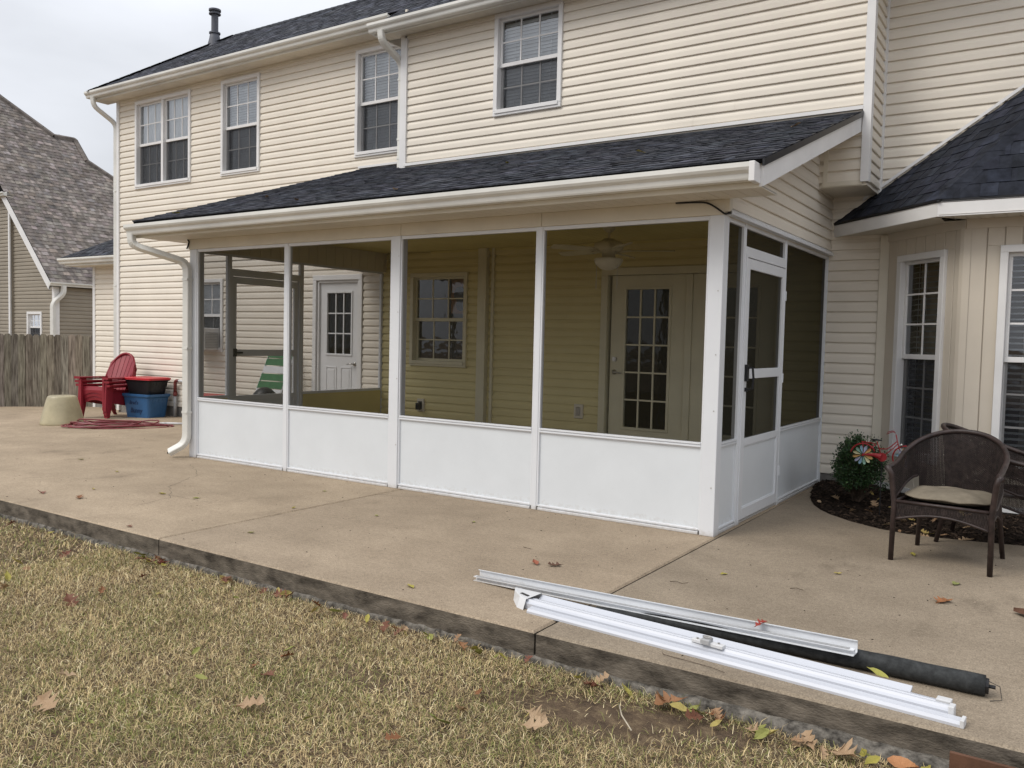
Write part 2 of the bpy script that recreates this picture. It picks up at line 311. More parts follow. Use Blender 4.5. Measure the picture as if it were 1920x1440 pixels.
# siding: each course is a board of its own
CRS = 0.1016
PROF = [(0.0, 0.001), (0.0, 0.0185), (0.004, 0.0215), (0.050, 0.0195), (0.066, 0.0165), (0.080, 0.0085), (CRS, 0.003)]
def siding(parent, F, u0, u1, z0, z1, holes=(), m=None, seams=True, c=CRS, topline=None, ulo=None):
    """boards between u0,u1; holes = (ua,ub,za,zb); topline(u)->z cuts slanted tops via ulo(z)"""
    m = m or m_siding; k = 0; z = z0; s = c / CRS
    while z < z1 - 1e-4:
        zt = min(z + c, z1); zs = sorted({z, zt} | {h for q in holes for h in (q[2], q[3]) if z < h < zt})
        cuts = []
        if seams:
            x = u0 + rnd.uniform(0.8, 3.4)
            while x < u1 - 0.3: cuts.append(x); x += rnd.uniform(2.6, 3.7)
        for za, zb in zip(zs[:-1], zs[1:]):
            zm = (za + zb) / 2
            iv = [(u0, u1)]
            for ha, hb, hz0, hz1 in holes:
                if hz0 - 1e-6 <= zm <= hz1 + 1e-6:
                    nv = []
                    for a, b in iv:
                        if hb <= a or ha >= b: nv.append((a, b)); continue
                        if ha > a: nv.append((a, ha))
                        if hb < b: nv.append((hb, b))
                    iv = nv
            pr = [(p * s, o) for p, o in PROF]
            def offat(q):
                for (p0, o0), (p1, o1) in zip(pr[1:-1], pr[2:]):
                    if p0 <= q <= p1: return lerp(o0, o1, (q - p0) / max(1e-9, p1 - p0))
                return pr[-1][1]
            pts = []
            if za <= z + 1e-9: pts.append(pr[0])
            else: pts.append((za - z, offat(za - z)))
            pts += [q for q in pr[1:] if za - z <= q[0] <= zb - z + 1e-9 and not (za > z + 1e-9 and q[0] <= za - z)]
            if pts[-1][0] < zb - z - 1e-6: pts.append((zb - z, offat(zb - z)))
            for a, b in iv:
                xs = [a] + [x for x in cuts if a + 0.05 < x < b - 0.05] + [b]
                for i, (xa, xb) in enumerate(zip(xs[:-1], xs[1:])):
                    lift = 0.0018 * (i % 2); ex = 0.012 if i < len(xs) - 2 else 0
                    vsl = []; mb = MB()
                    for q, o in pts:
                        lo = xa if (ulo is None or i) else max(xa, ulo(z + q))
                        if lo > xb - .002: break
                        vsl += [F(lo, z + q, o + lift), F(xb, z + q, o + lift)]
                    if len(vsl) < 4: continue
                    mb.add(vsl, [(2 * j, 2 * j + 1, 2 * j + 3, 2 * j + 2) for j in range(len(vsl) // 2 - 1)])
                    obj('siding_board', mb, m, parent)
        z += c; k += 1
def backing(F, u0, u1, z0, z1, holes=(), o=0.0, mb=None):
    mb = mb or MB()
    us = sorted({u0, u1} | {x for h in holes for x in h[:2] if u0 < x < u1}); zs = sorted({z0, z1} | {x for h in holes for x in h[2:] if z0 < x < z1})
    for a, b in zip(us[:-1], us[1:]):
        for c, d in zip(zs[:-1], zs[1:]):
            if any(h[0] < (a + b) / 2 < h[1] and h[2] < (c + d) / 2 < h[3] for h in holes): continue
            mb.quad(F(a, c, o), F(b, c, o), F(b, d, o), F(a, d, o))
    return mb

# ------------------------------------------------------------------ windows
def window(parent, F, a0, a1, z0, z1, cols=3, rows=2, units=1, cover='blind', mt=None, screen=True, gap=1.0, room=0.5, meet=0.5, casing=0.055):
    mt = mt or m_trim
    mb = MB(); c = casing
    for q in ((a0, a1, z1 - c, z1), (a0, a1, z0, z0 + c), (a0, a0 + c, z0 + c, z1 - c), (a1 - c, a1, z0 + c, z1 - c)): mb.fbox(F, *q, -0.09, 0.042, ch=0.004)
    W = obj('window', mb, mt, parent)
    sl = MB().fbox(F, a0 + c * 0.6, a1 - c * 0.6, z0 + c * 0.5, z0 + c + 0.018, -0.06, 0.054, ch=0.004); obj('sill', sl, mt, W)
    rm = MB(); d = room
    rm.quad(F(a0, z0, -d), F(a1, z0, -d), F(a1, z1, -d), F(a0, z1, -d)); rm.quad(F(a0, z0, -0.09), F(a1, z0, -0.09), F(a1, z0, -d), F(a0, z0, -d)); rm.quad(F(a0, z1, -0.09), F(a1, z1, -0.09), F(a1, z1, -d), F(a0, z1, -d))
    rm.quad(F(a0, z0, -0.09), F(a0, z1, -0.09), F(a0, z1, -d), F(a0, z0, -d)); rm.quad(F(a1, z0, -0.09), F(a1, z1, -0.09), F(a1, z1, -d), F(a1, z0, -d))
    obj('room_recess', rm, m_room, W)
    ia0, ia1, iz0, iz1 = a0 + c, a1 - c, z0 + c, z1 - c; zm = lerp(iz0, iz1, meet)
    uw = (ia1 - ia0) / units
    for k in range(units):
        b0, b1 = ia0 + k * uw, ia0 + (k + 1) * uw
        if units > 1 and k > 0: obj('mullion', MB().fbox(F, b0 - 0.03, b0 + 0.03, iz0, iz1, -0.06, 0.03, ch=0.003), mt, W)
        if k > 0: b0 += 0.03
        if k < units - 1: b1 -= 0.03
        for top in (1, 0):
            y0, y1 = (zm - 0.02, iz1) if top else (iz0, zm + 0.02); n0, n1 = (-0.045, -0.012) if top else (-0.078, -0.046)
            st = 0.03; sb = MB()
            for q in ((b0, b1, y1 - st, y1), (b0, b1, y0, y0 + (0.045 if top else 0.05)), (b0, b0 + st, y0 + 0.045, y1 - st), (b1 - st, b1, y0 + 0.045, y1 - st)): sb.fbox(F, *q, n0, n1, ch=0.003)
            S = obj('sash', sb, mt, W)
            g0, g1, h0, h1 = b0 + st, b1 - st, y0 + 0.045, y1 - st; nm = (n0 + n1) / 2
            for i in range(cols):
                for j in range(rows):
                    pa, pb = lerp(g0, g1, i / cols), lerp(g0, g1, (i + 1) / cols); qa, qb = lerp(h0, h1, j / rows), lerp(h0, h1, (j + 1) / rows)
                    obj('pane', MB().quad(F(pa, qa, nm), F(pb, qa, nm), F(pb, qb, nm), F(pa, qb, nm)), m_glass, W)
            mu = MB()
            for i in range(1, cols): x = lerp(g0, g1, i / cols); mu.fbox(F, x - 0.008, x + 0.008, h0, h1, nm - 0.007, nm + 0.007)
            for j in range(1, rows): y = lerp(h0, h1, j / rows); mu.fbox(F, g0, g1, y - 0.008, y + 0.008, nm - 0.0062, nm + 0.0062)
            if mu.f: obj('muntin', mu, mt, W)
            if not top and screen: obj('insect_screen', MB().quad(F(b0 + 0.012, y0 + 0.02, -0.03), F(b1 - 0.012, y0 + 0.02, -0.03), F(b1 - 0.012, y1 - 0.03, -0.03), F(b0 + 0.012, y1 - 0.03, -0.03)), m_wscreen, W)
        if cover in ('blind', 'open'):
            bl = MB(); z = iz0 + 0.02; sp = 0.05; ang = 1.15 if cover == 'blind' else 0.32
            lo = iz0 + 0.02 + (1 - gap) * (iz1 - iz0); z = lo
            while z < iz1 - 0.03:
                hz, hn = 0.025 * math.sin(ang), 0.025 * math.cos(ang); bow = 0.003
                P = [(z - hz, -0.112 + hn), (z, -0.112 - bow), (z + hz, -0.112 - hn)]
                jit = rnd.uniform(-0.001, 0.001)
                vs_ = [F(x, q[0] + jit, q[1]) for q in P for x in (b0, b1)]
                bl.add(vs_, [(0, 1, 3, 2), (2, 3, 5, 4)]); z += sp * (0.8 if cover == 'blind' else 1.0)
            for x in (lerp(b0, b1, 0.2), lerp(b0, b1, 0.8)): bl.fbox(F, x - 0.002, x + 0.002, lo, iz1, -0.088, -0.085)
            obj('blind', bl, m_blind, W)
        elif cover == 'curtain':
            cu = MB(); n = 40; vsn = []
            for i in range(n + 1):
                x = lerp(b0, b1, i / n); o = -0.105 + 0.012 * math.sin(i * 1.3 + k) + 0.008 * math.sin(i * 0.47)
                vsn += [F(x, iz0, o), F(x, iz1, o)]
            cu.add(vsn, [(2 * i, 2 * i + 2, 2 * i + 3, 2 * i + 1) for i in range(n)]); obj('curtain', cu, m_curtain, W, smooth=True)
    return W

# ------------------------------------------------------------------ shingles
def shingle_piece(mb, F3, u0, u1, v, ex, ulo, uhi, tone, rng, thick=0.006):
    """F3(u,v,w): along eave, up slope, normal"""
    vb, vt = v, v + ex * 1.12
    a0, b0 = max(u0, ulo(vb)), min(u1, uhi(vb)); a1, b1 = max(u0, ulo(vt)), min(u1, uhi(vt))
    if b0 - a0 < 0.01 and b1 - a1 < 0.01: return False
    if b0 < a0: a0 = b0 = (a0 + b0) / 2
    if b1 < a1: a1 = b1 = (a1 + b1) / 2
    t = thick; w1 = 0.002
    mb.add([F3(a0, vb, 0), F3(b0, vb, 0), F3(b0, vb, t), F3(a0, vb, t), F3(a1, vt, w1), F3(b1, vt, w1)], [(0, 1, 2, 3), (3, 2, 5, 4), (0, 3, 4), (1, 5, 2)], tuple(c * tone for c in (1, 1, 1)))
    x = u0 + rng.uniform(0, 0.1)
    while x < u1:
        wd = rng.uniform(0.09, 0.24); xa, xb = x, min(x + wd, u1)
        lo, hi = max(ulo(vb), ulo(vt)), min(uhi(vb), uhi(vt))
        xa, xb = max(xa, lo), min(xb, hi)
        if xb - xa > 0.03:
            g = tone * rng.uniform(0.68, 1.55); cl = (g * rng.uniform(0.95, 1.05), g, g * rng.uniform(0.95, 1.08)); e = 0.004
            f = v + ex * 0.97; sl = (w1 - t) / (vt - vb)
            z0, z1 = t + e, t + sl * (f - vb) + e
            mb.add([F3(xa, vb - 0.001, t * 0.4), F3(xb, vb - 0.001, t * 0.4), F3(xb, vb - 0.001, z0), F3(xa, vb - 0.001, z0), F3(xa, f, z1), F3(xb, f, z1), F3(xa, f, z1 - e), F3(xb, f, z1 - e)],
                   [(0, 1, 2, 3), (3, 2, 5, 4), (0, 3, 4, 6), (1, 7, 5, 2)], cl)
        x += wd + rng.uniform(0.03, 0.16)
    return True
def shingles(parent, F3, ulo, uhi, umin, umax, vmax, m, ex=0.143, seed=1, joined=False, plen=1.0, thick=0.006, vm=None):
    rng = random.Random(seed); v = 0.0; J = MB(); k = 0
    while v < vmax - 0.02:
        x = umin - rng.uniform(0, plen)
        while x < umax:
            mb = J if joined else MB()
            if shingle_piece(mb, F3, x, min(x + plen, umax), v, ex, ulo, uhi, rng.uniform(0.88, 1.12), rng, thick) and not joined and mb.f: obj('shingle', mb, m, parent)
            x += plen
        v += ex; k += 1
    if joined: o = obj('shingle_courses', J, m, parent); o['kind'] = 'stuff'

# ================================================================== THE GROUND
def zpat(x): return -0.024 * max(0.0, -8.0 - x)
ZL = -0.135                                          # lawn level
g = MB(); g.add([(-160, -160, ZL - .012), (160, -160, ZL - .012), (160, -2.40, ZL - .012), (-160, -2.40, ZL - .012), (-160, -2.39, -.62), (160, -2.39, -.62), (160, 220, -.62), (-160, 220, -.62)], [(0, 1, 2, 3), (3, 2, 5, 4), (4, 5, 6, 7)])
obj('lawn', g, m_soil, kind='structure')
patio = obj('patio', MB().box(-22, 5.0, -2.38, 9.0, -0.6, -0.42), m_foot, kind='structure')
YE = -2.43
def slab(pts, name='slab', m=None):
    """pts ccw outline seen from above; chamfered top edge, vertical sides"""
    n = len(pts); mb = MB(); cx = sum(p[0] for p in pts) / n; c = 0.012
    def inset(i):
        a, b, d = Vector(pts[i - 1]), Vector(pts[i]), Vector(pts[(i + 1) % n])
        e0 = (b - a).normalized(); e1 = (d - b).normalized(); n0 = Vector((-e0.y, e0.x)); n1 = Vector((-e1.y, e1.x)); k = (n0 + n1); k = k / max(0.3, k.dot(n0)) if k.length > 1e-6 else n0
        return b + k * c
    ins = [inset(i) for i in range(n)]
    top = [(p.x, p.y, zpat(p.x)) for p in ins]; mid = [(p[0], p[1], zpat(p[0]) - c * 0.8) for p in pts]; bot = [(p[0], p[1], zpat(p[0]) - 0.15) for p in pts]
    T = MB().add(top, [tuple(range(n))]); T.add(mid + top, [(i, (i + 1) % n, n + (i + 1) % n, n + i) for i in range(n)])
    o = obj(name, T, m or m_conc, patio)
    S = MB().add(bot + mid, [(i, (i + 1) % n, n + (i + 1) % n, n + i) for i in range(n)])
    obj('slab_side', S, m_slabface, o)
slab([(-22, YE - 0.05), (-13, YE - 0.03), (-8, YE), (-2.928, YE), (-2.940, 3.2), (-8, 3.2), (-8, 9.0), (-22, 9.0)], m=m_concl)
slab([(-2.917, YE), (0.019, YE), (0.013, 0.0), (0.005, 3.2), (-2.929, 3.2)])
curve = [(4.8, 1.75), (3.4, 1.5), (2.5, 1.33), (1.95, 1.22), (1.60, 1.13), (1.30, 1.07), (1.106, 1.06), (0.909, 1.115), (0.684, 1.25), (0.487, 1.43), (0.360, 1.60), (0.255, 1.80), (0.165, 2.05), (0.10, 2.30), (0.06, 2.56)]
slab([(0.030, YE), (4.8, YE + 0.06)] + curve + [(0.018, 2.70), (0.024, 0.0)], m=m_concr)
# rough footing lip below the slab edge
lip = MB(); nx = 900; rows = []
for i in range(nx + 1):
    x = lerp(-14, 4.6, i / nx); nz_ = lambda k, s: noise.noise((x * s, k * 3.7, 0.3))
    wide = 0.012 + 0.012 * nz_(1, 1.3) + 0.014 * nz_(2, 7) + 0.008 * nz_(3, 21) + (0.036 * max(0, min(1, (x - 0.4) / 1.0)))
    wide = max(0.006, wide); zt = -0.116 + zpat(x) + 0.008 * nz_(4, 5) + 0.006 * nz_(7, 19) + .012 * max(0, min(1, (x - .4)))
    rows.append([(x, YE + 0.03, zt + 0.006), (x, YE - wide * 0.45, zt + 0.004 * nz_(5, 17)), (x, YE - wide, zt - 0.014 + 0.008 * nz_(6, 23)), (x, YE - wide * 1.05, -0.17 + zpat(x))])
vsl = [p for r in rows for p in r]; lip.add(vsl, [(4 * i + j, 4 * i + 4 + j, 4 * i + 5 + j, 4 * i + 1 + j) for i in range(nx) for j in range(3)])
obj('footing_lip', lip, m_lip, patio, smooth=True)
# hairline cracks in the slab
def crack(pts, seed):
    rg = random.Random(seed); mb = MB(); P = []
    for a, b in zip(pts[:-1], pts[1:]):
        k = max(3, int((Vector(b) - Vector(a)).length / 0.07))
        for i in range(k): t = i / k; P.append((lerp(a[0], b[0], t) + rg.uniform(-.018, .018), lerp(a[1], b[1], t) + rg.uniform(-.018, .018)))
    for (x0, y0), (x1, y1) in zip(P[:-1], P[1:]):
        d = Vector((x1 - x0, y1 - y0)); nn = Vector((-d.y, d.x)).normalized() * 0.0016; z = zpat(x0) + 0.0012
        mb.quad((x0 - nn.x, y0 - nn.y, z), (x1 - nn.x, y1 - nn.y, z), (x1 + nn.x, y1 + nn.y, z), (x0 + nn.x, y0 + nn.y, z))
    obj('crack', mb, m_slabface, patio)
crack([(-4.0, -1.9), (-4.1, -1.55), (-4.6, -1.2), (-4.9, -0.7), (-5.6, -0.3)], 3); crack([(-4.2, -1.5), (-3.6, -1.45)], 5); crack([(-2.95, -0.35), (-2.4, -0.12)], 8)

# ================================================================== THE HOUSE
house = thing('house', 'two-storey beige vinyl-sided house with dark shingle roof behind the screened porch', 'house', (-6, 3.06, 0))
W, U2 = 3.06, 2.46
FW = frame((0, W, 0), (1, 0, 0), (0, -1, 0)); FU = frame((0, U2, 0), (1, 0, 0), (0, -1, 0))
# -- left wall, both storeys
hA = [(-11.85, -10.28, 3.88, 5.40), (-9.49, -8.56, 3.90, 5.41), (-6.53, -5.62, 3.90, 5.39), (-10.36, -9.42, 1.07, 2.26), (-7.34, -6.34, 0.02, 2.26)]
wl = obj('wall', backing(FW, -12.36, -5.50, -0.3, 5.6, hA), m_siding, house)
siding(wl, FW, -12.36, -6.0, 0.11, 2.55, hA); siding(wl, FW, -12.36, -5.10, 0.11 + 24 * CRS, 5.485, hA); obj('wall', MB().box(-5.5, -5.1, W, W + .02, 2.5, 5.6), m_siding, house)
window(house, FW, *hA[0], cols=3, rows=2, units=2, cover='curtain')
window(house, FW, *hA[1], cover='blind'); window(house, FW, *hA[2], cover='blind'); 
window(house, FW, *hA[3], cover='blind', meet=0.5)
obj('foundation', MB().box(-12.40, 0.6, W - 0.006, W + 0.2, -0.5, 0.105), m_foot, house)
obj('corner_post', MB().box(-12.41, -12.34, W - 0.04, W + 0.06, -0.06, 5.48), m_trim, house)
# -- wall inside the porch
hB = [(-5.45, -4.49, 1.00, 2.245), (-2.54, -0.42, 0.02, 2.235)]
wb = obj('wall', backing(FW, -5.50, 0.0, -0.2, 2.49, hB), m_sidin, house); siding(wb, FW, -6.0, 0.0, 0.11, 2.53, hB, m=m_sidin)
window(house, FW, *hB[0], mt=m_doorc, screen=False, cover=None, room=0.9)
for a0, a1, q in ((-4.285, -4.155, 0.09), (-4.105, -4.065, 0.045)): obj('trim_post', MB().fbox(FW, a0, a1, 0.0, 2.53, 0.0, q, ch=0.004), m_doorc, house)
# -- wall right of the porch and behind the bay
wc = obj('wall', backing(FW, 0.0, 0.53, -0.2, 2.95), m_siding, house); siding(wc, FW, 0.0, 0.53, 0.105, 2.90, seams=False)
wf = obj('wall', backing(FW, 0.42, 4.2, 2.4, 6.6), m_siding, house); siding(wf, FW, 0.432, 4.2, 2.90, 6.5)
obj('wall', MB().box(0.5, 4.2, W + 0.01, W + 0.1, -0.3, 2.5), m_siding, house)
# -- upper storey box that projects forward
hD = [(-3.72, -2.80, 3.98, 5.155)]
wd = obj('wall', backing(FU, -5.13, 0.43, 2.87, 5.3, hD), m_siding, house); siding(wd, FU, -5.06, 0.386, 3.38, 5.165, hD)
siding(wd, FU, 0.0, 0.386, 2.87 + 0.03, 3.40, seams=False)
window(house, FU, *hD[0], cover='blind')
FE = frame((0.43, U2, 0), (0, 1, 0), (1, 0, 0))
we = obj('wall', backing(FE, 0, 0.60, 2.87, 6.5), m_siding, house); siding(we, FE, 0.03, 0.56, 2.90, 6.4, seams=False)
obj('wall', MB().box(-5.13, -5.10, U2 + 0.002, W, 3.0, 5.5), m_siding, house)
obj('corner_post', MB().box(0.386, 0.458, U2 - 0.04, U2 + 0.012, 2.885, 5.2).box(0.428, 0.459, U2 + 0.012, U2 + 0.05, 2.885, 5.2), m_trim, house)
obj('corner_post', MB().box(0.43, 0.465, W - 0.055, W - 0.004, 2.86, 6.4), m_trim, house)
obj('corner_post', MB().box(-5.155, -5.055, U2 - 0.040, U2 + 0.05, 3.45, 5.165), m_trim, house)
obj('box_soffit', MB().box(0.0, 0.44, U2 - 0.012, W, 2.855, 2.872), m_soffit, house)
obj('starter_trim', MB().box(0.05, 0.40, U2 - 0.024, U2 + 0.01, 2.862, 2.905), m_cream, house)
obj('channel_trim', MB().box(0.055, 0.095, U2 - 0.026, U2, 2.9, 3.45), m_cream, house)
# rest of the building volume
obj('wall', MB().box(-12.40, -12.36, W, 9.5, -0.5, 5.6), m_siding, house)
obj('wall', MB().box(-12.36, 4.2, 9.4, 9.5, -0.5, 6.0), m_siding, house)

# -- gutters, fascia, soffit
GP = [(0, 0), (.075, 0), (.082, .012), (.088, .04), (.112, .058), (.122, .075), (.122, .105), (.110, .105), (.110, .088), (.012, .088), (.012, .108), (0, .108)]
def gutter(parent, x0, x1, y, z, name='gutter', sag=0.0):
    return obj(name, MB().extrude(GP, (x0, y, z), (x1, y, z + sag), (0, -1, 0), (0, 0, 1)), m_gutter, parent)
def soffit_strip(parent, x0, x1, y0, y1, z, step=0.1, m=None, name='soffit'):
    mb = MB(); x = x0
    while x < x1 - 0.005:
        b = min(x + step - 0.004, x1); mb.box(x, b, y0, y1, z, z + 0.012); x += step
    mb.box(x0, x1, y0 + 0.002, y1, z + 0.006, z + 0.018)
    return obj(name, mb, m or m_soffit, parent)
gutter(house, -12.80, -5.60, 2.765, 5.508); gutter(house, -5.42, 1.6, 2.195, 5.150)
obj('fascia', MB().box(-12.74, -5.42, 2.765, 2.79, 5.475, 5.63), m_gutter, house)
obj('fascia', MB().box(-5.385, 1.6, 2.195, 2.215, 5.135, 5.27), m_gutter, house)
obj('fascia', MB().add([(-5.41, 2.19, 5.14), (-5.41, 3.04, 5.14), (-5.41, 3.04, 5.82), (-5.41, 2.19, 5.25), (-5.385, 2.19, 5.14), (-5.385, 3.04, 5.14), (-5.385, 3.04, 5.82), (-5.385, 2.19, 5.25)], [(0, 1, 2, 3), (4, 5, 6, 7), (0, 3, 7, 4), (0, 1, 5, 4)]), m_trim, house)
soffit_strip(house, -12.74, -5.41, 2.79, W - 0.002, 5.478); soffit_strip(house, -5.384, 1.6, 2.215, U2 - 0.002, 5.158)
obj('frieze_trim', MB().box(-12.34, -5.42, W - 0.04, W, 5.44, 5.476), m_cream, house); obj('frieze_trim', MB().box(-5.085, 1.6, U2 - 0.04, U2, 5.125, 5.156), m_cream, house)

# -- main roof
TP = 0.69; cp, sp_ = 1 / math.hypot(1, TP), TP / math.hypot(1, TP)
roof = obj('roof', MB().add([(-12.78, 2.70, 5.615), (-5.4, 2.70, 5.615), (-5.4, 2.13, 5.222), (1.8, 2.13, 5.222), (1.8, 4.44, 6.816), (-11.04, 4.44, 6.816), (-12.78, 6.2, 5.615), (1.8, 6.2, 5.615)],
                             [(0, 1, 2, 3, 4, 5), (0, 5, 6), (5, 4, 7, 6)]), m_shing, house)
F3a = lambda u, v, w=0: (u, 2.70 + v * cp - w * sp_, 5.625 + v * sp_ + w * cp)
F3b = lambda u, v, w=0: (u, 2.13 + v * cp - w * sp_, 5.232 + v * sp_ + w * cp)
shingles(roof, F3a, lambda v: -12.78 + v * cp, lambda v: -5.40, -12.9, -5.4, (4.44 - 2.70) / cp, m_shing, seed=11, joined=True)
shingles(roof, F3b, lambda v: -5.40, lambda v: 1.8, -5.4, 1.8, (4.44 - 2.13) / cp, m_shing, seed=12, joined=True)
rc = MB(); x = -11.1
while x < 1.8:
    g_ = rnd.uniform(0.6, 0.9); rc.add([(x, 4.30, 6.745), (x + .2, 4.30, 6.74), (x + .2, 4.44, 6.845), (x, 4.44, 6.852), (x, 4.58, 6.745), (x + .2, 4.58, 6.74)], [(0, 1, 2, 3), (3, 2, 5, 4), (0, 3, 4)], (g_, g_, g_)); x += 0.145
obj('ridge_cap', rc, m_shing, roof)
hc = MB(); t = 0.0
while t < 1.7:
    g_ = rnd.uniform(0.7, 1.0); p = Vector((-12.78 + t, 2.70 + t, 5.625 + TP * t)); q = p + Vector((.13, .13, .09)); a = Vector((.11, -.11, -.03))
    hc.add([p + a, q + a, q + Vector((0, 0, .02)), p + Vector((0, 0, .028)), p - a, q - a], [(0, 1, 2, 3), (3, 2, 5, 4)], (g_, g_, g_)); t += 0.125
obj('hip_cap', hc, m_shing, roof)
# vent pipe through the roof
vp = Vector((-11.22, 4.20, 6.62))
vo = obj('vent_pipe', MB().lathe([(0.0, 0), (0.062, 0), (0.062, .62), (0.0, .62)], vp, 18), m_vent, house, smooth=False)
obj('flashing_cone', MB().lathe([(0.14, -0.06), (0.10, 0.10), (0.082, 0.20), (0.075, 0.21), (0.062, 0.215)], vp, 18), m_vent, vo, smooth=True)
obj('collar', MB().lathe([(0.062, .205), (.1, .205), (.1, .23), (.062, .23)], vp, 18), m_vent, vo)
obj('vent_cap', MB().lathe([(0.062, .54), (.105, .55), (.105, .57), (.075, .575), (.075, .605), (.108, .61), (.108, .64), (.0, .665)], vp, 18), m_vent, vo)

# -- downspouts
def downspout(parent, pts, w_=0.075, d_=0.055, side=(1, 0, 0), straps=()):
    o = obj('downspout', MB().rtube(pts, w_, d_, side), m_gutter, parent)
    for (x, y, z) in straps: obj('strap', MB().box(x - w_ / 2 - .004, x + w_ / 2 + .004, y - d_ / 2 - .004, y + d_ / 2 + .004, z - .012, z + .012), m_gutter, o)
    return o
def arc(p, q, r, k=5):            # smoothed corner list through p->corner->q handled by caller
    return [Vector(p).lerp(Vector(q), i / k) for i in range(k + 1)]
def smooth_path(pts, r=0.08, k=5):
    pts = [Vector(p) for p in pts]; out = [pts[0]]
    for a, b, c in zip(pts[:-2], pts[1:-1], pts[2:]):
        d0 = min(r, (b - a).length * .45); d1 = min(r, (c - b).length * .45); s, e = b + (a - b).normalized() * d0, b + (c - b).normalized() * d1
        for i in range(k + 1):
            t = i / k; out.append(s.lerp(b, t).lerp(b.lerp(e, t), t))
    return out + [pts[-1]]
downspout(house, smooth_path([(-12.62, 2.70, 5.53), (-12.62, 2.72, 5.36), (-12.47, 3.05, 5.10), (-12.47, 3.05, 0.10), (-12.55, 2.85, -0.03)], .1), side=(1, .3, 0), straps=[(-12.47, 3.05, 3.9), (-12.47, 3.05, 2.2)])
downspout(house, smooth_path([(-5.23, 2.13, 5.16), (-5.23, 2.15, 5.03), (-5.20, 2.50, 4.86), (-5.20, 2.50, 3.53)], .1), w_=0.085, straps=[(-5.20, 2.50, 4.65), (-5.20, 2.50, 3.9), (-5.20, 2.50, 3.66)])

# -- doors
def door_leaf(parent, F, a0, a1, z0, z1, ga0, ga1, gz0, gz1, cols, rows, m, n=-0.03, panels=(), hinge=0):
    mb = MB(); t = 0.045
    for q in ((a0, ga0, z0, z1), (ga1, a1, z0, z1), (ga0, ga1, z0, gz0), (ga0, ga1, gz1, z1)): mb.fbox(F, *q, n - t, n)
    D = obj('door', mb, m, parent)
    fr = MB()
    for q in ((ga0 - .03, ga1 + .03, gz1, gz1 + .03), (ga0 - .03, ga1 + .03, gz0 - .03, gz0), (ga0 - .03, ga0, gz0, gz1), (ga1, ga1 + .03, gz0, gz1)): fr.fbox(F, *q, n - .001, n + .013, ch=.004)
    obj('glazing_frame', fr, m, D)
    mu = MB()
    for i in range(1, cols): x = lerp(ga0, ga1, i / cols); mu.fbox(F, x - .009, x + .009, gz0, gz1, n - .03, n - .003)
    for j in range(1, rows): z = lerp(gz0, gz1, j / rows); mu.fbox(F, ga0, ga1, z - .009, z + .009, n - .029, n - .004)
    obj('muntin', mu, m, D)
    for i in range(cols):
        for j in range(rows):
            x0, x1, y0, y1 = lerp(ga0, ga1, i / cols), lerp(ga0, ga1, (i + 1) / cols), lerp(gz0, gz1, j / rows), lerp(gz0, gz1, (j + 1) / rows)
            obj('pane', MB().quad(F(x0, y0, n - .018), F(x1, y0, n - .018), F(x1, y1, n - .018), F(x0, y1, n - .018)), m_glassd, D)
    for (x0, x1, y0, y1) in panels:
        pm = MB()
        for q in ((x0, x1, y1 - .02, y1), (x0, x1, y0, y0 + .02), (x0, x0 + .02, y0 + .02, y1 - .02), (x1 - .02, x1, y0 + .02, y1 - .02)): pm.fbox(F, *q, n - .001, n + .008, ch=.003)
        pm.fbox(F, x0 + .04, x1 - .04, y0 + .04, y1 - .04, n - .001, n + .006, ch=.005)
        obj('raised_panel', pm, m, D)
    return D
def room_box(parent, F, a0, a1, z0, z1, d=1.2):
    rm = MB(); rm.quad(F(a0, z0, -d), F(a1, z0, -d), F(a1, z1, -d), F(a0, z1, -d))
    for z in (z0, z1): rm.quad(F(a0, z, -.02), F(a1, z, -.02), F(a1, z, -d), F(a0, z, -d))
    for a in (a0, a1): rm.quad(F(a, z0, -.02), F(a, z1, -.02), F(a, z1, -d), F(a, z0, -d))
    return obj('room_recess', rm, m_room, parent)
def casing(parent, F, a0, a1, z0, z1, c, m, n=0.04, deep=-.09):
    mb = MB()
    mb.fbox(F, a0, a1, z1 - c, z1, deep, n, ch=.005); mb.fbox(F, a0, a0 + c, z0, z1 - c, deep, n, ch=.005); mb.fbox(F, a1 - c, a1, z0, z1 - c, deep, n, ch=.005)
    return obj('door_casing', mb, m, parent)
def lever(parent, F, a, z, n, d=1, knob=True):
    o = obj('door_handle', MB().lathe([(0, 0), (.03, 0), (.03, .008), (.012, .012), (.012, .05), (0, .05)], (0, 0, 0), 14), m_metal, None)
    bpy.data.objects.remove(o)
    P = F(a, z, n); nn = (F(0, 0, 1) - F(0, 0, 0)); uu = (F(1, 0, 0) - F(0, 0, 0))
    mb = MB().tube([P, P + nn * .01], .03, 14).tube([P + nn * .01, P + nn * .05], .011, 10).tube([P + nn * .05, P + nn * .052 + uu * .05 * d, P + nn * .045 + uu * .11 * d - Vector((0, 0, .01))], [.011, .009, .007], 8)
    obj('door_handle', mb, m_metal, parent, smooth=True)
casing(house, FW, -7.34, -6.34, 0.02, 2.26, .075, m_trim); casing(house, FW, -7.262, -6.418, 0.02, 2.185, .035, m_trim, .012, -.08)
room_box(house, FW, -7.3, -6.4, 0.0, 2.2)
d9 = door_leaf(house, FW, -7.225, -6.455, 0.06, 2.15, -7.075, -6.60, 1.12, 2.0, 3, 3, m_door, -.02, panels=((-7.10, -6.88, .22, .93), (-6.80, -6.58, .22, .93)))
lever(d9, FW, -6.52, 0.98, -.02, -1); obj('threshold', MB().box(-7.33, -6.35, W - .1, W + .02, 0.0, 0.055), m_metal, house)
casing(house, FW, -2.54, -0.42, 0.02, 2.235, .085, m_doorc)
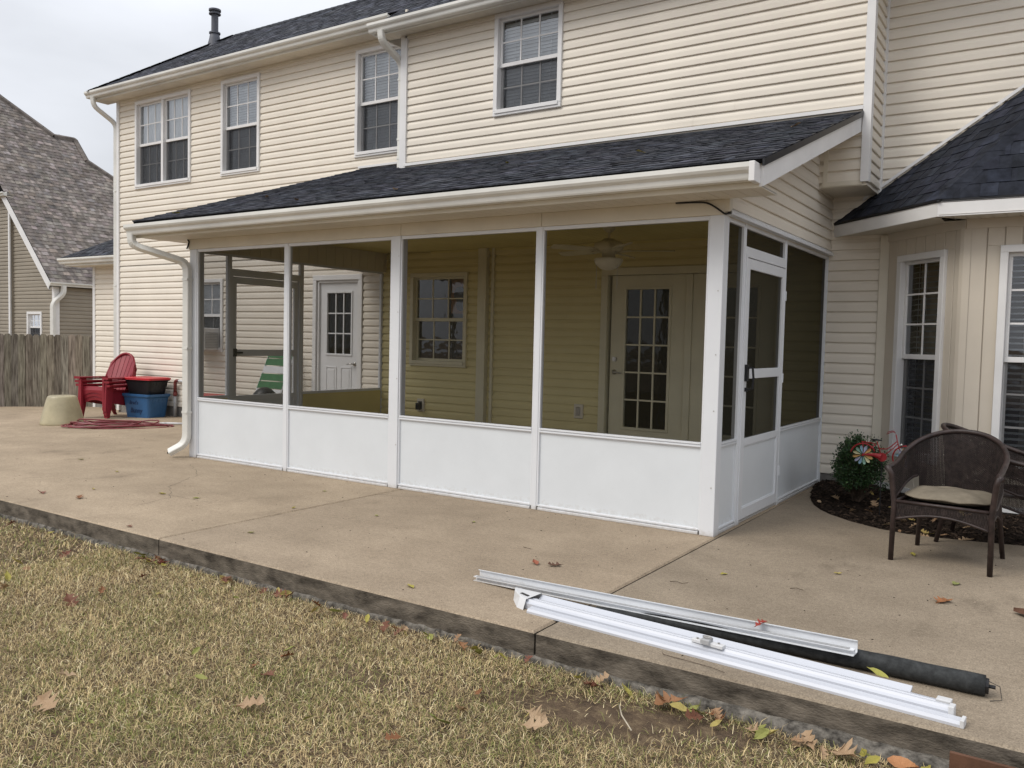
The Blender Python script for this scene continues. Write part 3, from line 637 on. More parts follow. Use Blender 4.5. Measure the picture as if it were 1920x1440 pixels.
room_box(house, FW, -2.5, -0.45, 0.0, 2.2, 2.0)
dl = door_leaf(house, FW, -2.425, -1.515, 0.09, 2.145, -2.235, -1.71, 0.40, 1.985, 3, 5, m_doorc, -.02)
lever(dl, FW, -2.365, 1.03, -.02, 1); P_ = FW(-2.365, 1.18, -.02); obj('deadbolt', MB().tube([P_, P_ + Vector((0, -.02, 0))], .028, 14).tube([P_ + Vector((0, -.02, 0)), P_ + Vector((0, -.028, 0))], .018, 14), m_metal, dl)
dr = door_leaf(house, FW, -1.430, -0.520, 0.09, 2.145, -1.24, -0.715, 0.40, 1.985, 3, 5, m_doorc, -.02)
obj('astragal', MB().fbox(FW, -1.512, -1.433, 0.09, 2.145, -.07, .0, ch=.006), m_doorc, house)
obj('threshold', MB().box(-2.53, -0.43, W - .12, W + .02, 0.0, 0.085), m_metal, house)
# something orange and dark blue hanging just inside the porch window
oc = MB().quad((-5.02, W + .32, 1.72), (-4.54, W + .34, 1.72), (-4.54, W + .34, 2.2), (-5.02, W + .32, 2.2)); obj('wall_hanging', oc, m_orange, house)
obj('hanging_motif', MB().lathe([(0, 0), (.09, 0), (.1, .008), (0, .012)], (-4.87, W + .30, 1.98), 16, 'y').lathe([(0, 0), (.07, 0), (.08, .008), (0, .012)], (-4.85, W + .302, 1.83), 14, 'y'), m_bluec, house)

# -- outlets
for x, z, plug in ((-5.235, 0.47, 1), (-2.80, 0.545, 0)):
    F = FW; o = obj('outlet', MB().fbox(F, x - .06, x + .06, z - .085, z + .085, 0, .042, ch=.006), m_cream, house)
    obj('outlet_cover', MB().fbox(F, x - .03, x + .03, z - .05, z + .05, .042, .055, ch=.006), m_metal if not plug else m_dark, o)
    if plug: obj('plug', MB().fbox(F, x - .035, x + .025, z - .06, z + .03, .055, .11, ch=.01), m_black, o)

# -- the bay
FB = frame((0.53, W, 0), (1, -1, 0), (-1, -1, 0)); FBF = frame((0, 2.31, 0), (1, 0, 0), (0, -1, 0)); BL = 0.75 * math.sqrt(2)
hb1 = [(0.215, 0.855, 0.36, 2.245)]; hb2 = [(1.535, 2.58, 0.36, 2.245)]
bw = obj('bay_wall', backing(FB, 0, BL, 0.02, 2.48, hb1, -.004), m_batten, house); bw2 = obj('bay_wall', backing(FBF, 1.28, 3.4, 0.02, 2.48, hb2, -.004), m_batten, house)
def vboards(parent, F, a0, a1, z0, z1, holes, wd=0.128):
    a = a0
    while a < a1 - .01:
        b = min(a + wd, a1); iv = [(z0, z1)]
        cut = [h for h in holes if h[0] < b - .002 and h[1] > a + .002]
        g = .006; P = []
        if not cut: P.append((a, b - g, z0, z1))
        else:
            h = cut[0]; P += [(a, b - g, z0, h[2]), (a, b - g, h[3], z1)]
            if h[0] > a + .01: P.append((a, min(b - g, h[0]), h[2], h[3]))
            if h[1] < b - .01: P.append((max(a, h[1]), b - g, h[2], h[3]))
        for q in P: obj('siding_board', MB().fbox(F, *q, -.003, .012, ch=.004), m_batten, parent)
        a += wd
vboards(bw, FB, 0.05, BL - .03, 0.09, 2.40, hb1); vboards(bw2, FBF, 1.31, 3.4, 0.09, 2.40, hb2)
window(house, FB, *hb1[0], cols=2, rows=3, cover='open', room=.8, gap=1.0, casing=.06); window(house, FBF, *hb2[0], cols=3, rows=3, cover='open', room=.8, casing=.06)
obj('corner_post', MB().fbox(FW, 0.475, 0.56, 0.06, 2.46, -.02, .045, ch=.004), m_cream, house)
obj('corner_post', MB().add([(1.262, 2.300, .09), (1.262, 2.300, 2.4), (1.262 + .055, 2.29, .09), (1.262 + .055, 2.29, 2.4), (1.262 - .03, 2.32, .09), (1.262 - .03, 2.32, 2.4)], [(0, 1, 3, 2), (0, 1, 5, 4)]), m_batten, house)
obj('frieze_trim', MB().fbox(FB, 0.02, BL + .01, 2.395, 2.475, -.002, .022), m_batten, house); obj('frieze_trim', MB().fbox(FBF, 1.28, 3.4, 2.395, 2.475, -.002, .022), m_batten, house)
obj('base_trim', MB().fbox(FB, 0.0, BL + .012, 0.04, 0.092, -.01, .026), m_trim, house); obj('base_trim', MB().fbox(FBF, 1.275, 3.4, 0.04, 0.092, -.01, .026), m_trim, house)
obj('foundation', MB().fbox(FB, 0, BL, -0.3, .04, -.1, -.002).fbox(FBF, 1.27, 3.4, -0.3, .04, -.1, -.002), m_foot, house)
E0, E1 = Vector((0.03, 3.05, 0)), Vector((1.085, 1.995, 0))
def vquad(mb, a, b, z0, z1, th, n):
    n = Vector(n).normalized() * th; a, b = Vector(a), Vector(b); v = [(p.x, p.y, z) for p in (a, b, b + n, a + n) for z in (z0, z1)]
    return mb.add(v, [(0, 2, 3, 1), (2, 4, 5, 3), (4, 6, 7, 5), (6, 0, 1, 7), (1, 3, 5, 7), (0, 6, 4, 2)])
obj('bay_fascia', vquad(MB(), E0, E1, 2.468, 2.588, .02, (1, 1, 0)), m_trim, house); obj('bay_fascia', vquad(MB(), E1 + Vector((.003, 0, 0)), (3.4, 1.995, 0), 2.468, 2.588, .02, (0, 1, 0)), m_trim, house)
bs = MB(); k = 0
for i in range(16):                                            # soffit boards run out from the wall
    a, b = i * .095, i * .095 + .09
    if b > 1.49: break
    p0, p1 = E0 + Vector((1, -1, 0)).normalized() * a, E0 + Vector((1, -1, 0)).normalized() * b; n = Vector((1, 1, 0)).normalized()
    bs.quad((*((p0 + n * .02).xy), 2.474), (*((p1 + n * .02).xy), 2.474), (*((p1 + n * .44).xy), 2.474), (*((p0 + n * .44).xy), 2.474))
x = 1.1
while x < 3.4: bs.quad((x, 2.012, 2.474), (x + .09, 2.012, 2.474), (x + .09, 2.35, 2.474), (x, 2.35, 2.474)); x += .095
bs.quad((0, 3.08, 2.482), (1.1, 1.99, 2.482), (3.4, 1.99, 2.482), (3.4, 3.08, 2.482))
obj('bay_soffit', bs, m_soffit, house)
m1, m2 = 0.98, 1.57; c1, s1 = 1 / math.hypot(1, m1), m1 / math.hypot(1, m1); c2, s2 = 1 / math.hypot(1, m2), m2 / math.hypot(1, m2)
q2 = math.sqrt(.5)
def F3c(u, v, w=0): h = v * c1 - w * s1; return (E0.x + (u + h) * q2, E0.y + (-u + h) * q2, 2.603 + v * s1 + w * c1)
def F3d(u, v, w=0): return (u, 1.995 + v * c2 - w * s2, 2.603 + v * s2 + w * c2)
kr = m2 / m1
# hip: front height y -> X = E0.x-(Y-3.05)+kr*t*sqrt2 ; in the angled plane coordinates
def hip_front(v): t = v * c2; return E0.x - (1.995 + t - 3.05) + kr * t * math.sqrt(2)
def hip_ang(v):
    h = v * c1; t = h / kr; X = E0.x - (1.995 + t - 3.05) + kr * t * math.sqrt(2); Y = 1.995 + t
    return ((X - E0.x) - (Y - E0.y)) * q2
apx = 1.055 / c2
bdk = MB().add([F3c(-.03, -.02, -.01), F3c(1.52, -.02, -.01), F3c(hip_ang(1.055 * kr / c1), 1.055 * kr / c1, -.008), F3c(1.055 * kr, 1.055 * kr / c1, -.008)], [(0, 1, 2, 3)])
bdk.add([F3d(1.06, -.02, -.01), F3d(3.5, -.02, -.01), F3d(3.5, apx, -.008), F3d(hip_front(apx), apx, -.008)], [(0, 1, 2, 3)])
broof = obj('bay_roof', bdk, m_shing2, house)
obj('drip_edge', vquad(vquad(MB(), E0 + Vector((-.004, -.004, 0)), E1 + Vector((-.006, -.004, 0)), 2.589, 2.607, .05, (1, 1, 0)), E1 + Vector((-.005, -.005, 0)), (3.4, 1.99, 0), 2.589, 2.607, .05, (0, 1, 0)), m_black, broof)
shingles(broof, F3c, lambda v: v * c1 - .03, hip_ang, -0.1, 2.8, 1.0 * kr / c1, m_shing2, seed=21, plen=0.6, thick=.007)
shingles(broof, F3d, hip_front, lambda v: 3.5, 1.0, 3.5, apx, m_shing2, seed=22, plen=0.6, thick=.007)
hcap = MB(); v = 0.0
while v < apx - .1:
    pa, pb = Vector(F3d(hip_front(v), v, .014)), Vector(F3d(hip_front(v + .2), v + .2, .010)); l_, r__ = Vector(F3d(hip_front(v) + .12, v, .008)), Vector(F3c(hip_ang(v * c2 * kr / c1) - .12, v * c2 * kr / c1, .008))
    l2, r2 = l_ + (pb - pa), r__ + (pb - pa); gg = rnd.uniform(.8, 1.1); hcap.add([l_, pa, r__, r2, pb, l2], [(0, 1, 4, 5), (1, 2, 3, 4)], (gg, gg, gg)); v += .16
obj('hip_cap', hcap, m_shing2, broof)
fl = MB(); A, B = Vector((0.30, W - .032, 2.603 + .693 * .27 + .015)), Vector((2.35, W - .032, 2.603 + .693 * 2.32 + .015)); d = Vector((0, 0, .032)); e = Vector((0, -.012, 0))
fl.add([A, B, B + d, A + d, A + e, B + e, B + d + e, A + d + e], [(4, 5, 6, 7), (0, 1, 5, 4), (3, 7, 6, 2)]); obj('flashing', fl, m_trim, house)
# cone-shaped lamp and white flowers on the bay sill, seen through the glass
P_ = FB(0.70, 0.42, -.20); lc = obj('table_lamp', MB().lathe([(.085, 0), (.09, .02), (.06, .2), (.035, .34), (.012, .40), (.006, .46), (0, .47)], P_, 18), m_white, None, smooth=True, label='pale cone-shaped lamp standing behind the angled bay window', cat='lamp')
P_ = FB(0.66, 1.42, -.22); fm = MB()
for i in range(14):
    q = P_ + Vector((rnd.uniform(-.09, .09), rnd.uniform(-.05, .05), rnd.uniform(-.02, .1))); fm.tube([P_ + Vector((0, 0, -.15)), q], [.003, .002], 5)
    for k in range(5): a = k * 1.256 + i; fm.add([q, q + Vector((math.cos(a) * .03, math.sin(a) * .02, .02)), q + Vector((math.cos(a + .6) * .03, math.sin(a + .6) * .02, .015))], [(0, 1, 2)])
obj('flower_bunch', fm, m_white, None, label='white flowers behind the upper sash of the angled bay window', cat='flowers')

# -- left single-storey wing
FG = frame((0, 3.62, 0), (1, 0, 0), (0, -1, 0))
wg = obj('wall', backing(FG, -14.15, -12.4, -0.5, 2.75), m_siding, house); siding(wg, FG, -14.12, -12.4, -0.04, 2.70, seams=False)
obj('corner_post', MB().box(-14.18, -14.10, 3.59, 3.70, -.3, 2.70), m_trim, house)
obj('foundation', MB().box(-14.16, -12.4, 3.615, 3.8, -.6, -.04), m_foot, house)
obj('wall', MB().box(-14.15, -14.12, 3.7, 9, -.5, 2.75), m_siding, house)
gutter(house, -14.66, -12.5, 3.26, 2.67); obj('fascia', MB().box(-14.60, -12.4, 3.26, 3.28, 2.63, 2.79), m_gutter, house); soffit_strip(house, -14.58, -12.4, 3.28, 3.62, 2.635)
wr = obj('wing_roof', MB().add([(-14.62, 3.18, 2.775), (-12.4, 3.18, 2.775), (-12.4, 5.4, 4.1), (-14.62, 7.6, 2.775)], [(0, 1, 2), (0, 2, 3)]), m_shing, house)
tg = 0.6; cg, sg = 1 / math.hypot(1, tg), tg / math.hypot(1, tg)
shingles(wr, lambda u, v, w=0: (u, 3.18 + v * cg - w * sg, 2.785 + v * sg + w * cg), lambda v: -14.62 + v * cg, lambda v: -12.4, -14.7, -12.4, 2.2 / cg, m_shing, seed=31, joined=True)
# flood lamp on the house corner above the wing
obj('flood_lamp', MB().lathe([(.02, 0), (.05, .03), (.075, .10), (.08, .13), (0, .12)], (-12.66, 3.15, 3.32), 14, 'x').box(-12.6, -12.40, 3.12, 3.18, 3.22, 3.28), m_vent, house)

# ================================================================== SCREENED PORCH
porch = thing('screened_porch', 'white-framed screened porch with solid white lower panels and lean-to shingle roof', 'screened porch', (-3, 0, 0))
LX = -6.02; ZK = 0.645; ZT = 2.25; H = 2.28
F0 = frame((0, 0, 0), (1, 0, 0), (0, -1, 0))
def post(F, a0, a1, n0, n1, z1=H):
    o = obj('post', MB().fbox(F, a0, a1, 0.0, z1, n0, n1, ch=.003), m_alu, porch); return o
post(F0, LX, -5.905, -.10, .0); post(F0, -3.092, -2.985, -.10, .0); post(F0, -0.108, 0.0, -.10, .0)
for a in (-4.48, -1.52): obj('mullion', MB().fbox(F0, a - .024, a + .024, 0.0, H, -.055, -.006, ch=.003), m_alu, porch)
def screw_row(F, parent, a, zs, n):
    mb = MB()
    for z in zs: P = F(a, z, n); nn = F(0, 0, 1) - F(0, 0, 0); mb.tube([P, P + nn * .0025], .005, 6)
    obj('screw', mb, m_metal, parent)
def bay_infill(F, a0, a1, kick=True, z0=0.0, ztop=ZT, edge=.014):
    fr = MB()
    fr.fbox(F, a0, a1, ztop, ztop + .03, -.055, -.012, ch=.002); fr.fbox(F, a0, a0 + edge, .03, ztop, -.05, -.010, ch=.002); fr.fbox(F, a1 - edge, a1, .03, ztop, -.05, -.010, ch=.002)
    R = obj('screen_frame', fr, m_alu, porch)
    if kick:
        rl = MB()
        for (za, zb, n) in ((ZK - .022, ZK - .012, -.020), (ZK - .012, ZK + .002, -.008), (ZK + .002, ZK + .008, -.016), (ZK + .008, ZK + .022, -.006)): rl.fbox(F, a0 + edge, a1 - edge, za, zb, -.05, n, ch=.001)
        obj('chair_rail', rl, m_alu, R)
        bt = MB(); bt.fbox(F, a0 + edge, a1 - edge, 0.0, .022, -.055, -.004, ch=.003); bt.fbox(F, a0 + edge, a1 - edge, .022, .030, -.05, -.018); bt.fbox(F, a0 + edge, a1 - edge, .030, .045, -.05, -.008, ch=.002); obj('bottom_rail', bt, m_alu, R)
        obj('kick_panel', MB().fbox(F, a0 + edge - .004, a1 - edge + .004, .04, ZK - .018, -.045, -.026), m_panel, R); obj('tinted_lining', MB().fbox(F, a0 + edge - .002, a1 - edge + .002, .03, ZK - .010, -.058, -.051), m_ceil, R)  # lining is an added board, its yellow imitating warm light inside the porch
    zb = ZK + .02 if kick else z0
    obj('screen', MB().quad(F(a0 + .004, zb, -.030), F(a1 - .004, zb, -.030), F(a1 - .004, ztop + .01, -.030), F(a0 + .004, ztop + .01, -.030)), m_screen, R)
for a, b in ((-5.905, -4.504), (-4.456, -3.092), (-2.985, -1.544), (-1.496, -0.108)): bay_infill(F0, a, b)
screw_row(F0, porch, -0.03, [.35, .9, 1.3, 1.75], .0); screw_row(F0, porch, -3.0, [.4, 1.0, 1.6, 2.1], .0)
# beam over the screens, in three lengths
for a, b in ((LX - .015, -2.975), (-2.972, -1.50), (-1.497, 0.0)): obj('beam', MB().fbox(F0, a, b, H, 2.386, -.11, .010, ch=.003), m_cream, porch)
def side_wall(X, sgn):
    F = frame((X, 0, 0), (0, 1, 0), (sgn, 0, 0))
    bay_infill(F, 0.100, 0.475); bay_infill(F, 1.585, 3.035)
    for a0, a1 in ((0.475, 0.505), (1.555, 1.585)): obj('mullion', MB().fbox(F, a0, a1, 0.0, ZT + .03, -.06, -.004, ch=.003), m_alu, porch)
    obj('wall_channel', MB().fbox(F, 3.035, 3.056, 0.0, ZT + .03, -.06, -.002), m_alu, porch)
    obj('transom_rail', MB().fbox(F, 0.505, 1.555, 2.055, 2.115, -.055, -.002, ch=.004), m_alu, porch)
    bay_infill(F, 0.505, 1.555, False, 2.112)
    jb = MB().fbox(F, 0.505, 0.535, 0.0, 2.055, -.055, .004, ch=.003).fbox(F, 1.53, 1.555, 0.0, 2.055, -.055, .004, ch=.003).fbox(F, .535, 1.53, 2.035, 2.055, -.05, .006, ch=.002); obj('door_jamb', jb, m_alu, porch)
    dm = MB(); w_ = .062
    for q in ((.538, .538 + w_, .03, 2.03), (1.527 - w_, 1.527, .03, 2.03), (.538 + w_, 1.527 - w_, 1.95, 2.03), (.538 + w_, 1.527 - w_, 1.115, 1.19), (.538 + w_, 1.527 - w_, .60, .655), (.538 + w_, 1.527 - w_, .03, .115)): dm.fbox(F, *q, -.03, .002, ch=.003)
    D = obj('screen_door', dm, m_alu, porch)
    obj('kick_panel', MB().fbox(F, .538 + w_, 1.527 - w_, .115, .60, -.022, -.010), m_panel, D)
    lipm = MB()
    for q in ((.60, 1.465, .112, .124), (.60, 1.465, .590, .602), (.598, .610, .124, .590), (1.455, 1.467, .124, .590)): lipm.fbox(F, *q, -.012, -.003, ch=.002)
    obj('panel_bead', lipm, m_alu, D)
    for z0, z1 in ((.655, 1.115), (1.19, 1.95)): obj('screen', MB().quad(F(.598, z0, -.014), F(1.467, z0, -.014), F(1.467, z1, -.014), F(.598, z1, -.014)), m_screen, D)
    hm = MB().fbox(F, .545, .590, 1.10, 1.225, .002, .026, ch=.005)
    hm.tube([F(.572, 1.205, .02), F(.576, 1.20, .055), F(.58, 1.12, .062), F(.578, 1.045, .055), F(.572, 1.035, .02)], .009, 8); hm.fbox(F, .556, .582, 1.02, 1.05, .0, .022, ch=.004)
    obj('door_handle', hm, m_black, D); ih = MB().fbox(F, .545, .59, 1.11, 1.2, -.055, -.03, ch=.004).fbox(F, .57, .66, 1.145, 1.165, -.075, -.055, ch=.004); obj('door_handle', ih, m_black, D)
    hg = MB()
    for z in (.3, 1.1, 1.8): hg.tube([F(1.541, z - .04, .008), F(1.541, z + .04, .008)], .007, 8)
    obj('hinge', hg, m_alu, D)
    obj('sill_channel', MB().fbox(F, 0.1, 3.05, 0.0, .016, -.05, -.014), m_alu, porch)
    screw_row(F, porch, 1.57, [.5, .9, 1.4, 1.75, 2.0], -.004)
    return F
FR = side_wall(0.0, 1); FLS = side_wall(LX, -1)
post_r = MB().fbox(FR, 0.0, 0.1, 0, H, -.02, .0005, ch=.001)
# right gable end
obj('header_trim', MB().add([(0.002, .02, 2.28), (0.002, 3.05, 2.28), (.042, .02, 2.284), (.042, 3.05, 2.284), (.042, .02, 2.306), (.042, 3.05, 2.306), (.004, .02, 2.340), (.004, 3.05, 2.340)], [(0, 1, 3, 2), (2, 3, 5, 4), (4, 5, 7, 6)]), m_alu, porch)
obj('header', MB().fbox(FR, 0.11, 3.05, 2.278, 2.40, -.10, -.002), m_cream, porch); obj('header', MB().fbox(FLS, 0.11, 3.05, 2.278, 2.56, -.10, .0), m_cream, porch)
gw = obj('gable_wall', MB().add([(-.004, .02, 2.3), (-.004, 3.05, 2.3), (-.004, 3.05, 3.56), (-.004, .02, 2.60)], [(0, 1, 2, 3)]), m_siding, porch)
yl = lambda z: max(0.05, (z + .075 - 2.555) / .34 - .40)
siding(gw, FR, 0.05, 3.05, 2.335, 2.866, seams=False, ulo=yl); siding(gw, FR, 0.05, U2 - .002, 2.866, 3.50, seams=False, ulo=yl)
obj('corner_post', MB().box(-.05, .034, -.004, .055, 2.30, 2.60), m_cream, porch)
gl_ = obj('gable_wall', MB().add([(LX, .0, 2.5), (LX, 3.05, 2.5), (LX, 3.05, 3.56), (LX, .0, 2.58)], [(0, 1, 2, 3)]), m_siding, porch)
iv = MB(); y = .12
while y < 3.0: iv.box(LX + .104, LX + .116, y, y + .145, 2.27, 2.53); y += .15
obj('header_boards', iv, m_cream, porch)
# ceiling and soffit
cl_ = MB(); x = LX + .02
while x < -.02: cl_.box(x, min(x + .096, -.02), .10, W - .02, 2.53, 2.545); x += .1
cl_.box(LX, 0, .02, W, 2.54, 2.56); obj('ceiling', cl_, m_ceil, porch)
obj('cornice', MB().fbox(FW, -5.1, -.1, 2.50, 2.528, .0, .035), m_ceil, porch)
soffit_strip(porch, LX - .40, .355, -.36, -.004, 2.386, step=.1); obj('fascia', MB().box(LX - .42, .365, -.375, -.358, 2.378, 2.55), m_cream, porch)
obj('soffit', MB().box(LX - .40, LX - .02, 0, W, 2.388, 2.40), m_soffit, porch)
gutter(porch, -6.475, .325, -.377, 2.405, sag=.012)
oe = MB().box(.322, .36, -.50, -.375, 2.40, 2.525); obj('gutter_end_cap', oe, m_trim, porch, bevel=.004)
downspout(porch, smooth_path([(-6.42, -.44, 2.42), (-6.42, -.43, 2.30), (-5.995, -.05, 2.13), (-5.995, -.05, .16), (-6.13, -.17, .055)], .1), w_=.085, d_=.06, side=(1, .15, 0), straps=[(-5.995, -.05, 1.95), (-5.995, -.05, 1.2), (-5.995, -.05, .5)])
obj('downspout_mouth', MB().box(-6.142, -6.139, -.19, -.165, .04, .06), m_dark, porch)
# roof
TPo = .34; cq, sq = 1 / math.hypot(1, TPo), TPo / math.hypot(1, TPo); RX0, RX1 = -6.44, .385; Y0r, Z0r = -.405, 2.553
def F3p(u, v, w=0): return (u, Y0r + v * cq - w * sq, Z0r + v * sq + w * cq)
v1_, v2_ = (U2 - Y0r) / cq, (W - Y0r) / cq
dk = MB(); b = -.03
for (xa, xb, vb) in ((RX0, -5.15, v2_), (-5.15, RX1, v1_)):
    P = [F3p(xa, 0, b), F3p(xb, 0, b), F3p(xb, vb, b), F3p(xa, vb, b), F3p(xa, 0, 0), F3p(xb, 0, 0), F3p(xb, vb, 0), F3p(xa, vb, 0)]
    dk.add(P, [(0, 3, 2, 1), (4, 5, 6, 7), (0, 1, 5, 4), (1, 2, 6, 5), (2, 3, 7, 6), (3, 0, 4, 7)])
proof = obj('roof', dk, m_shing, porch)
shingles(proof, F3p, lambda v: RX0 - .012, lambda v: RX1 + .012 if v < v1_ - .08 else -5.13, RX0 - .02, RX1 + .02, v2_ - .03, m_shing, seed=41, plen=1.0, thick=.010)
rk = MB()
def rake(mb, x0, x1, v0, v1, top, hgt):
    P = [F3p(x, v, 0) for x in (x0, x1) for v in (v0, v1)]
    vv = [(p[0], p[1], p[2] + dz) for dz in (top - hgt, top) for p in P]; mb.add(vv, [(0, 1, 5, 4), (2, 6, 7, 3), (0, 4, 6, 2), (1, 3, 7, 5), (4, 5, 7, 6), (0, 2, 3, 1)])
rake(rk, .352, .378, .03, v1_ - .005, -.045, .135); obj('rake_fascia', rk, m_trim, porch)
rk = MB(); rake(rk, .378, .392, .0, v1_ - .004, .008, .055); obj('rake_edge', rk, m_black, porch)
rk = MB(); rake(rk, -6.43, -6.41, .03, v2_ - .005, -.035, .12); obj('rake_fascia', rk, m_trim, porch)
rs = MB().quad(*[(p[0], p[1], p[2] - .17) for p in (F3p(-.0, .05), F3p(.353, .05), F3p(.353, v1_), F3p(0, v1_))]); obj('rake_soffit', rs, m_soffit, porch)
ft = MB().box(-5.08, .386, U2 - .044, U2 - .002, 3.536, 3.570); obj('flashing', ft, m_trim, porch)
ft = MB().box(-6.45, -5.15, W - .044, W - .002, 3.742, 3.772); obj('flashing', ft, m_trim, porch)
# cable looping out of the corner
obj('cable', MB().tube(smooth_path([(-.36, -.02, 2.380), (-.24, -.022, 2.378), (-.12, -.022, 2.370), (-.03, -.024, 2.31), (.012, -.022, 2.275), (.03, .02, 2.30)], .06), .0065, 6), m_black, porch, smooth=True)
obj('cable', MB().tube([(LX - .01, -.02, 2.385), (LX + .012, -.02, 2.36), (LX - .005, -.02, 2.32), (LX - .025, -.02, 2.285)], .008, 6), m_black, porch, smooth=True)

# ================================================================== FENCE
fence = thing('wooden_fence', 'weathered grey-brown dog-eared board fence beyond the patio', 'fence', (-15.4, 2.8, -.3))
fa, fb = Vector((-18.6, 0.62, 0)), Vector((-14.02, 3.76, 0)); fd = (fb - fa).normalized(); fn = Vector((fd.y, -fd.x, 0)); a = 0.0; LFn = (fb - fa).length
while a < LFn - .14:
    zb = -.60; zt = 1.275 + rnd.uniform(-.012, .012); p = fa + fd * a; wd = .137; th = .018; lean = rnd.uniform(-.004, .004); off = rnd.uniform(0, .006)
    prof = [(0, zb), (wd, zb), (wd + lean, zt - .045), (wd - .035 + lean, zt), (.035 + lean, zt), (lean, zt - .045)]
    g_ = rnd.uniform(.75, 1.25); mb = MB(); n = 6
    vsn = [p + fd * x + fn * (off + o) + Vector((0, 0, z)) for o in (0, th) for x, z in prof]
    mb.add(vsn, [tuple(range(n)), tuple(range(2 * n - 1, n - 1, -1))] + [(i, (i + 1) % n, n + (i + 1) % n, n + i) for i in range(n)], (g_ * rnd.uniform(.95, 1.05), g_, g_ * rnd.uniform(.93, 1.05)))
    obj('picket', mb, m_fence, fence); a += .1405 + rnd.uniform(0, .003)
for z in (.0, .95): obj('rail', MB().add([fa + fn * o + Vector((0, 0, zz)) if k == 0 else fb + fn * o + Vector((0, 0, zz)) for k in (0, 1) for o in (-.04, 0) for zz in (z, z + .09)], [(0, 1, 3, 2), (4, 6, 7, 5), (0, 4, 5, 1), (2, 3, 7, 6), (1, 5, 7, 3), (0, 2, 6, 4)], (.8, .8, .8)), m_fence, fence)

# ================================================================== NEIGHBOUR'S HOUSE
nb = thing('neighbour_house', 'taupe-sided neighbouring house with steep brown shingle roof beyond the fence', 'house', (-22, 7, -.3))
FN = frame((0, 6.5, 0), (-1, 0, 0), (0, -1, 0))                 # along = -X
nl = lambda z: 21.05 if z < 2.66 else 21.05 + (z - 2.66) / 1.04
hN = [(21.72, 22.52, 1.0, 1.87)]
nw = obj('wall', backing(FN, 21.05, 23.3, -.4, 2.75, hN).add([FN(21.05, 2.75), FN(23.3, 2.75), FN(23.3, 5.2), FN(23.25, 5.0)], [(0, 1, 2, 3)]), m_nsid, nb)
siding(nw, FN, 21.05, 23.3, -.3, 2.64, hN, m=m_nsid, seams=False, c=.106); siding(nw, FN, 21.05, 23.3, 2.64, 4.9, m=m_nsid, seams=False, c=.106, ulo=nl)
FN2 = frame((0, 6.42, 0), (-1, 0, 0), (0, -1, 0))
nw2 = obj('wall', backing(FN2, 23.3, 29, -.4, 5.3), m_nsid, nb); siding(nw2, FN2, 23.34, 29, -.3, 5.25, m=m_nsid, seams=False, c=.106)
obj('wall', MB().box(-23.3, -23.28, 6.42, 6.52, -.4, 5.2), m_nsid, nb)
obj('corner_post', MB().box(-23.36, -23.28, 6.38, 6.43, -.3, 5.1), m_trim, nb)
window(nb, FN, *hN[0], cols=3, rows=2, cover='blind', casing=.07)
FS = frame((-21.05, 6.5, 0), (0, 1, 0), (1, 0, 0)); ns = obj('wall', backing(FS, 0, 12, -.4, 2.7), m_nsid, nb); siding(ns, FS, 0.06, 12, -.3, 2.64, m=m_nsid, seams=False, c=.106)
obj('corner_post', MB().box(-21.12, -21.0, 6.44, 6.58, -.3, 2.62), m_trim, nb)
cN, sN = 1 / math.hypot(1, 1.04), 1.04 / math.hypot(1, 1.04)
def F3n(u, v, w=0): return (-20.88 - v * cN + w * sN, u, 2.66 + v * sN + w * cN)
outl = [(6.28, 0.0), (18.0, 0.0), (18.0, 2.2 / cN), (10.42, 3.38 / cN), (9.57, 4.04 / cN), (9.59, 4.79 / cN), (8.88, 4.76 / cN), (7.76, 5.82 / cN), (6.9, 6.9 / cN), (6.28, 7.6 / cN)]
nr = MB(); top_ = [F3n(u, v, 0) for u, v in outl]; bot_ = [(p[0] - .02, p[1], p[2] - .12) for p in top_]; n = len(outl)
nr.add(top_ + bot_, [tuple(range(n))] + [(i, (i + 1) % n, n + (i + 1) % n, n + i) for i in range(n)] + [tuple(reversed(range(n, 2 * n)))])
# far slopes fall away behind the hips
bk = [(p[0] - 3.5, p[1] + 1.2, 2.6) for p in top_]
nr.add([top_[i] for i in range(2, n)] + [bk[i] for i in range(2, n)], [(i, i + 1, n - 2 + i + 1, n - 2 + i) for i in range(n - 3)])
nroof = obj('roof', nr, m_shing3, nb)
def ncut(v):
    h = v * cN; P = [(18, 2.2), (10.42, 3.38), (9.58, 4.04), (9.57, 4.79), (8.88, 4.80), (7.76, 5.82), (6.9, 6.9), (6.28, 7.6)]
    for (ya, ha), (yb, hb) in zip(P[:-1], P[1:]):
        if ha <= h <= hb: return lerp(ya, yb, (h - ha) / max(1e-6, hb - ha))
    return 18 if h < 2.2 else 6.28
shingles(nroof, F3n, lambda v: 6.28, ncut, 6.2, 14.5, 7.5 / cN, m_shing3, seed=51, joined=True, ex=.15, thick=.012)
hn = MB()
for i in range(2, n - 1):
    A, B = Vector(top_[i]), Vector(top_[i + 1]); hn.tube([A + Vector((0, 0, -.01)), B + Vector((0, 0, -.01))], .10, 6, col=(.85, .85, .85))
obj('hip_cap', hn, m_shing3, nroof)
rkn = MB(); A, B = Vector(F3n(6.27, -.02, -.02)), Vector(F3n(6.27, 3.62, -.02)); d = Vector((-.1, 0, -.17)); e = Vector((0, .05, 0))
rkn.add([A, B, B + d, A + d, A + e, B + e, B + d + e, A + d + e], [(0, 1, 2, 3), (4, 5, 6, 7), (0, 1, 5, 4), (3, 2, 6, 7)]); obj('rake_fascia', rkn, m_trim, nb)
obj('gutter', MB().extrude(GP, (-20.95, 6.25, 2.56), (-20.95, 16, 2.56), (1, 0, 0), (0, 0, 1)), m_gutter, nb)
obj('soffit', MB().box(-21.1, -20.95, 6.3, 16, 2.55, 2.565), m_soffit, nb)
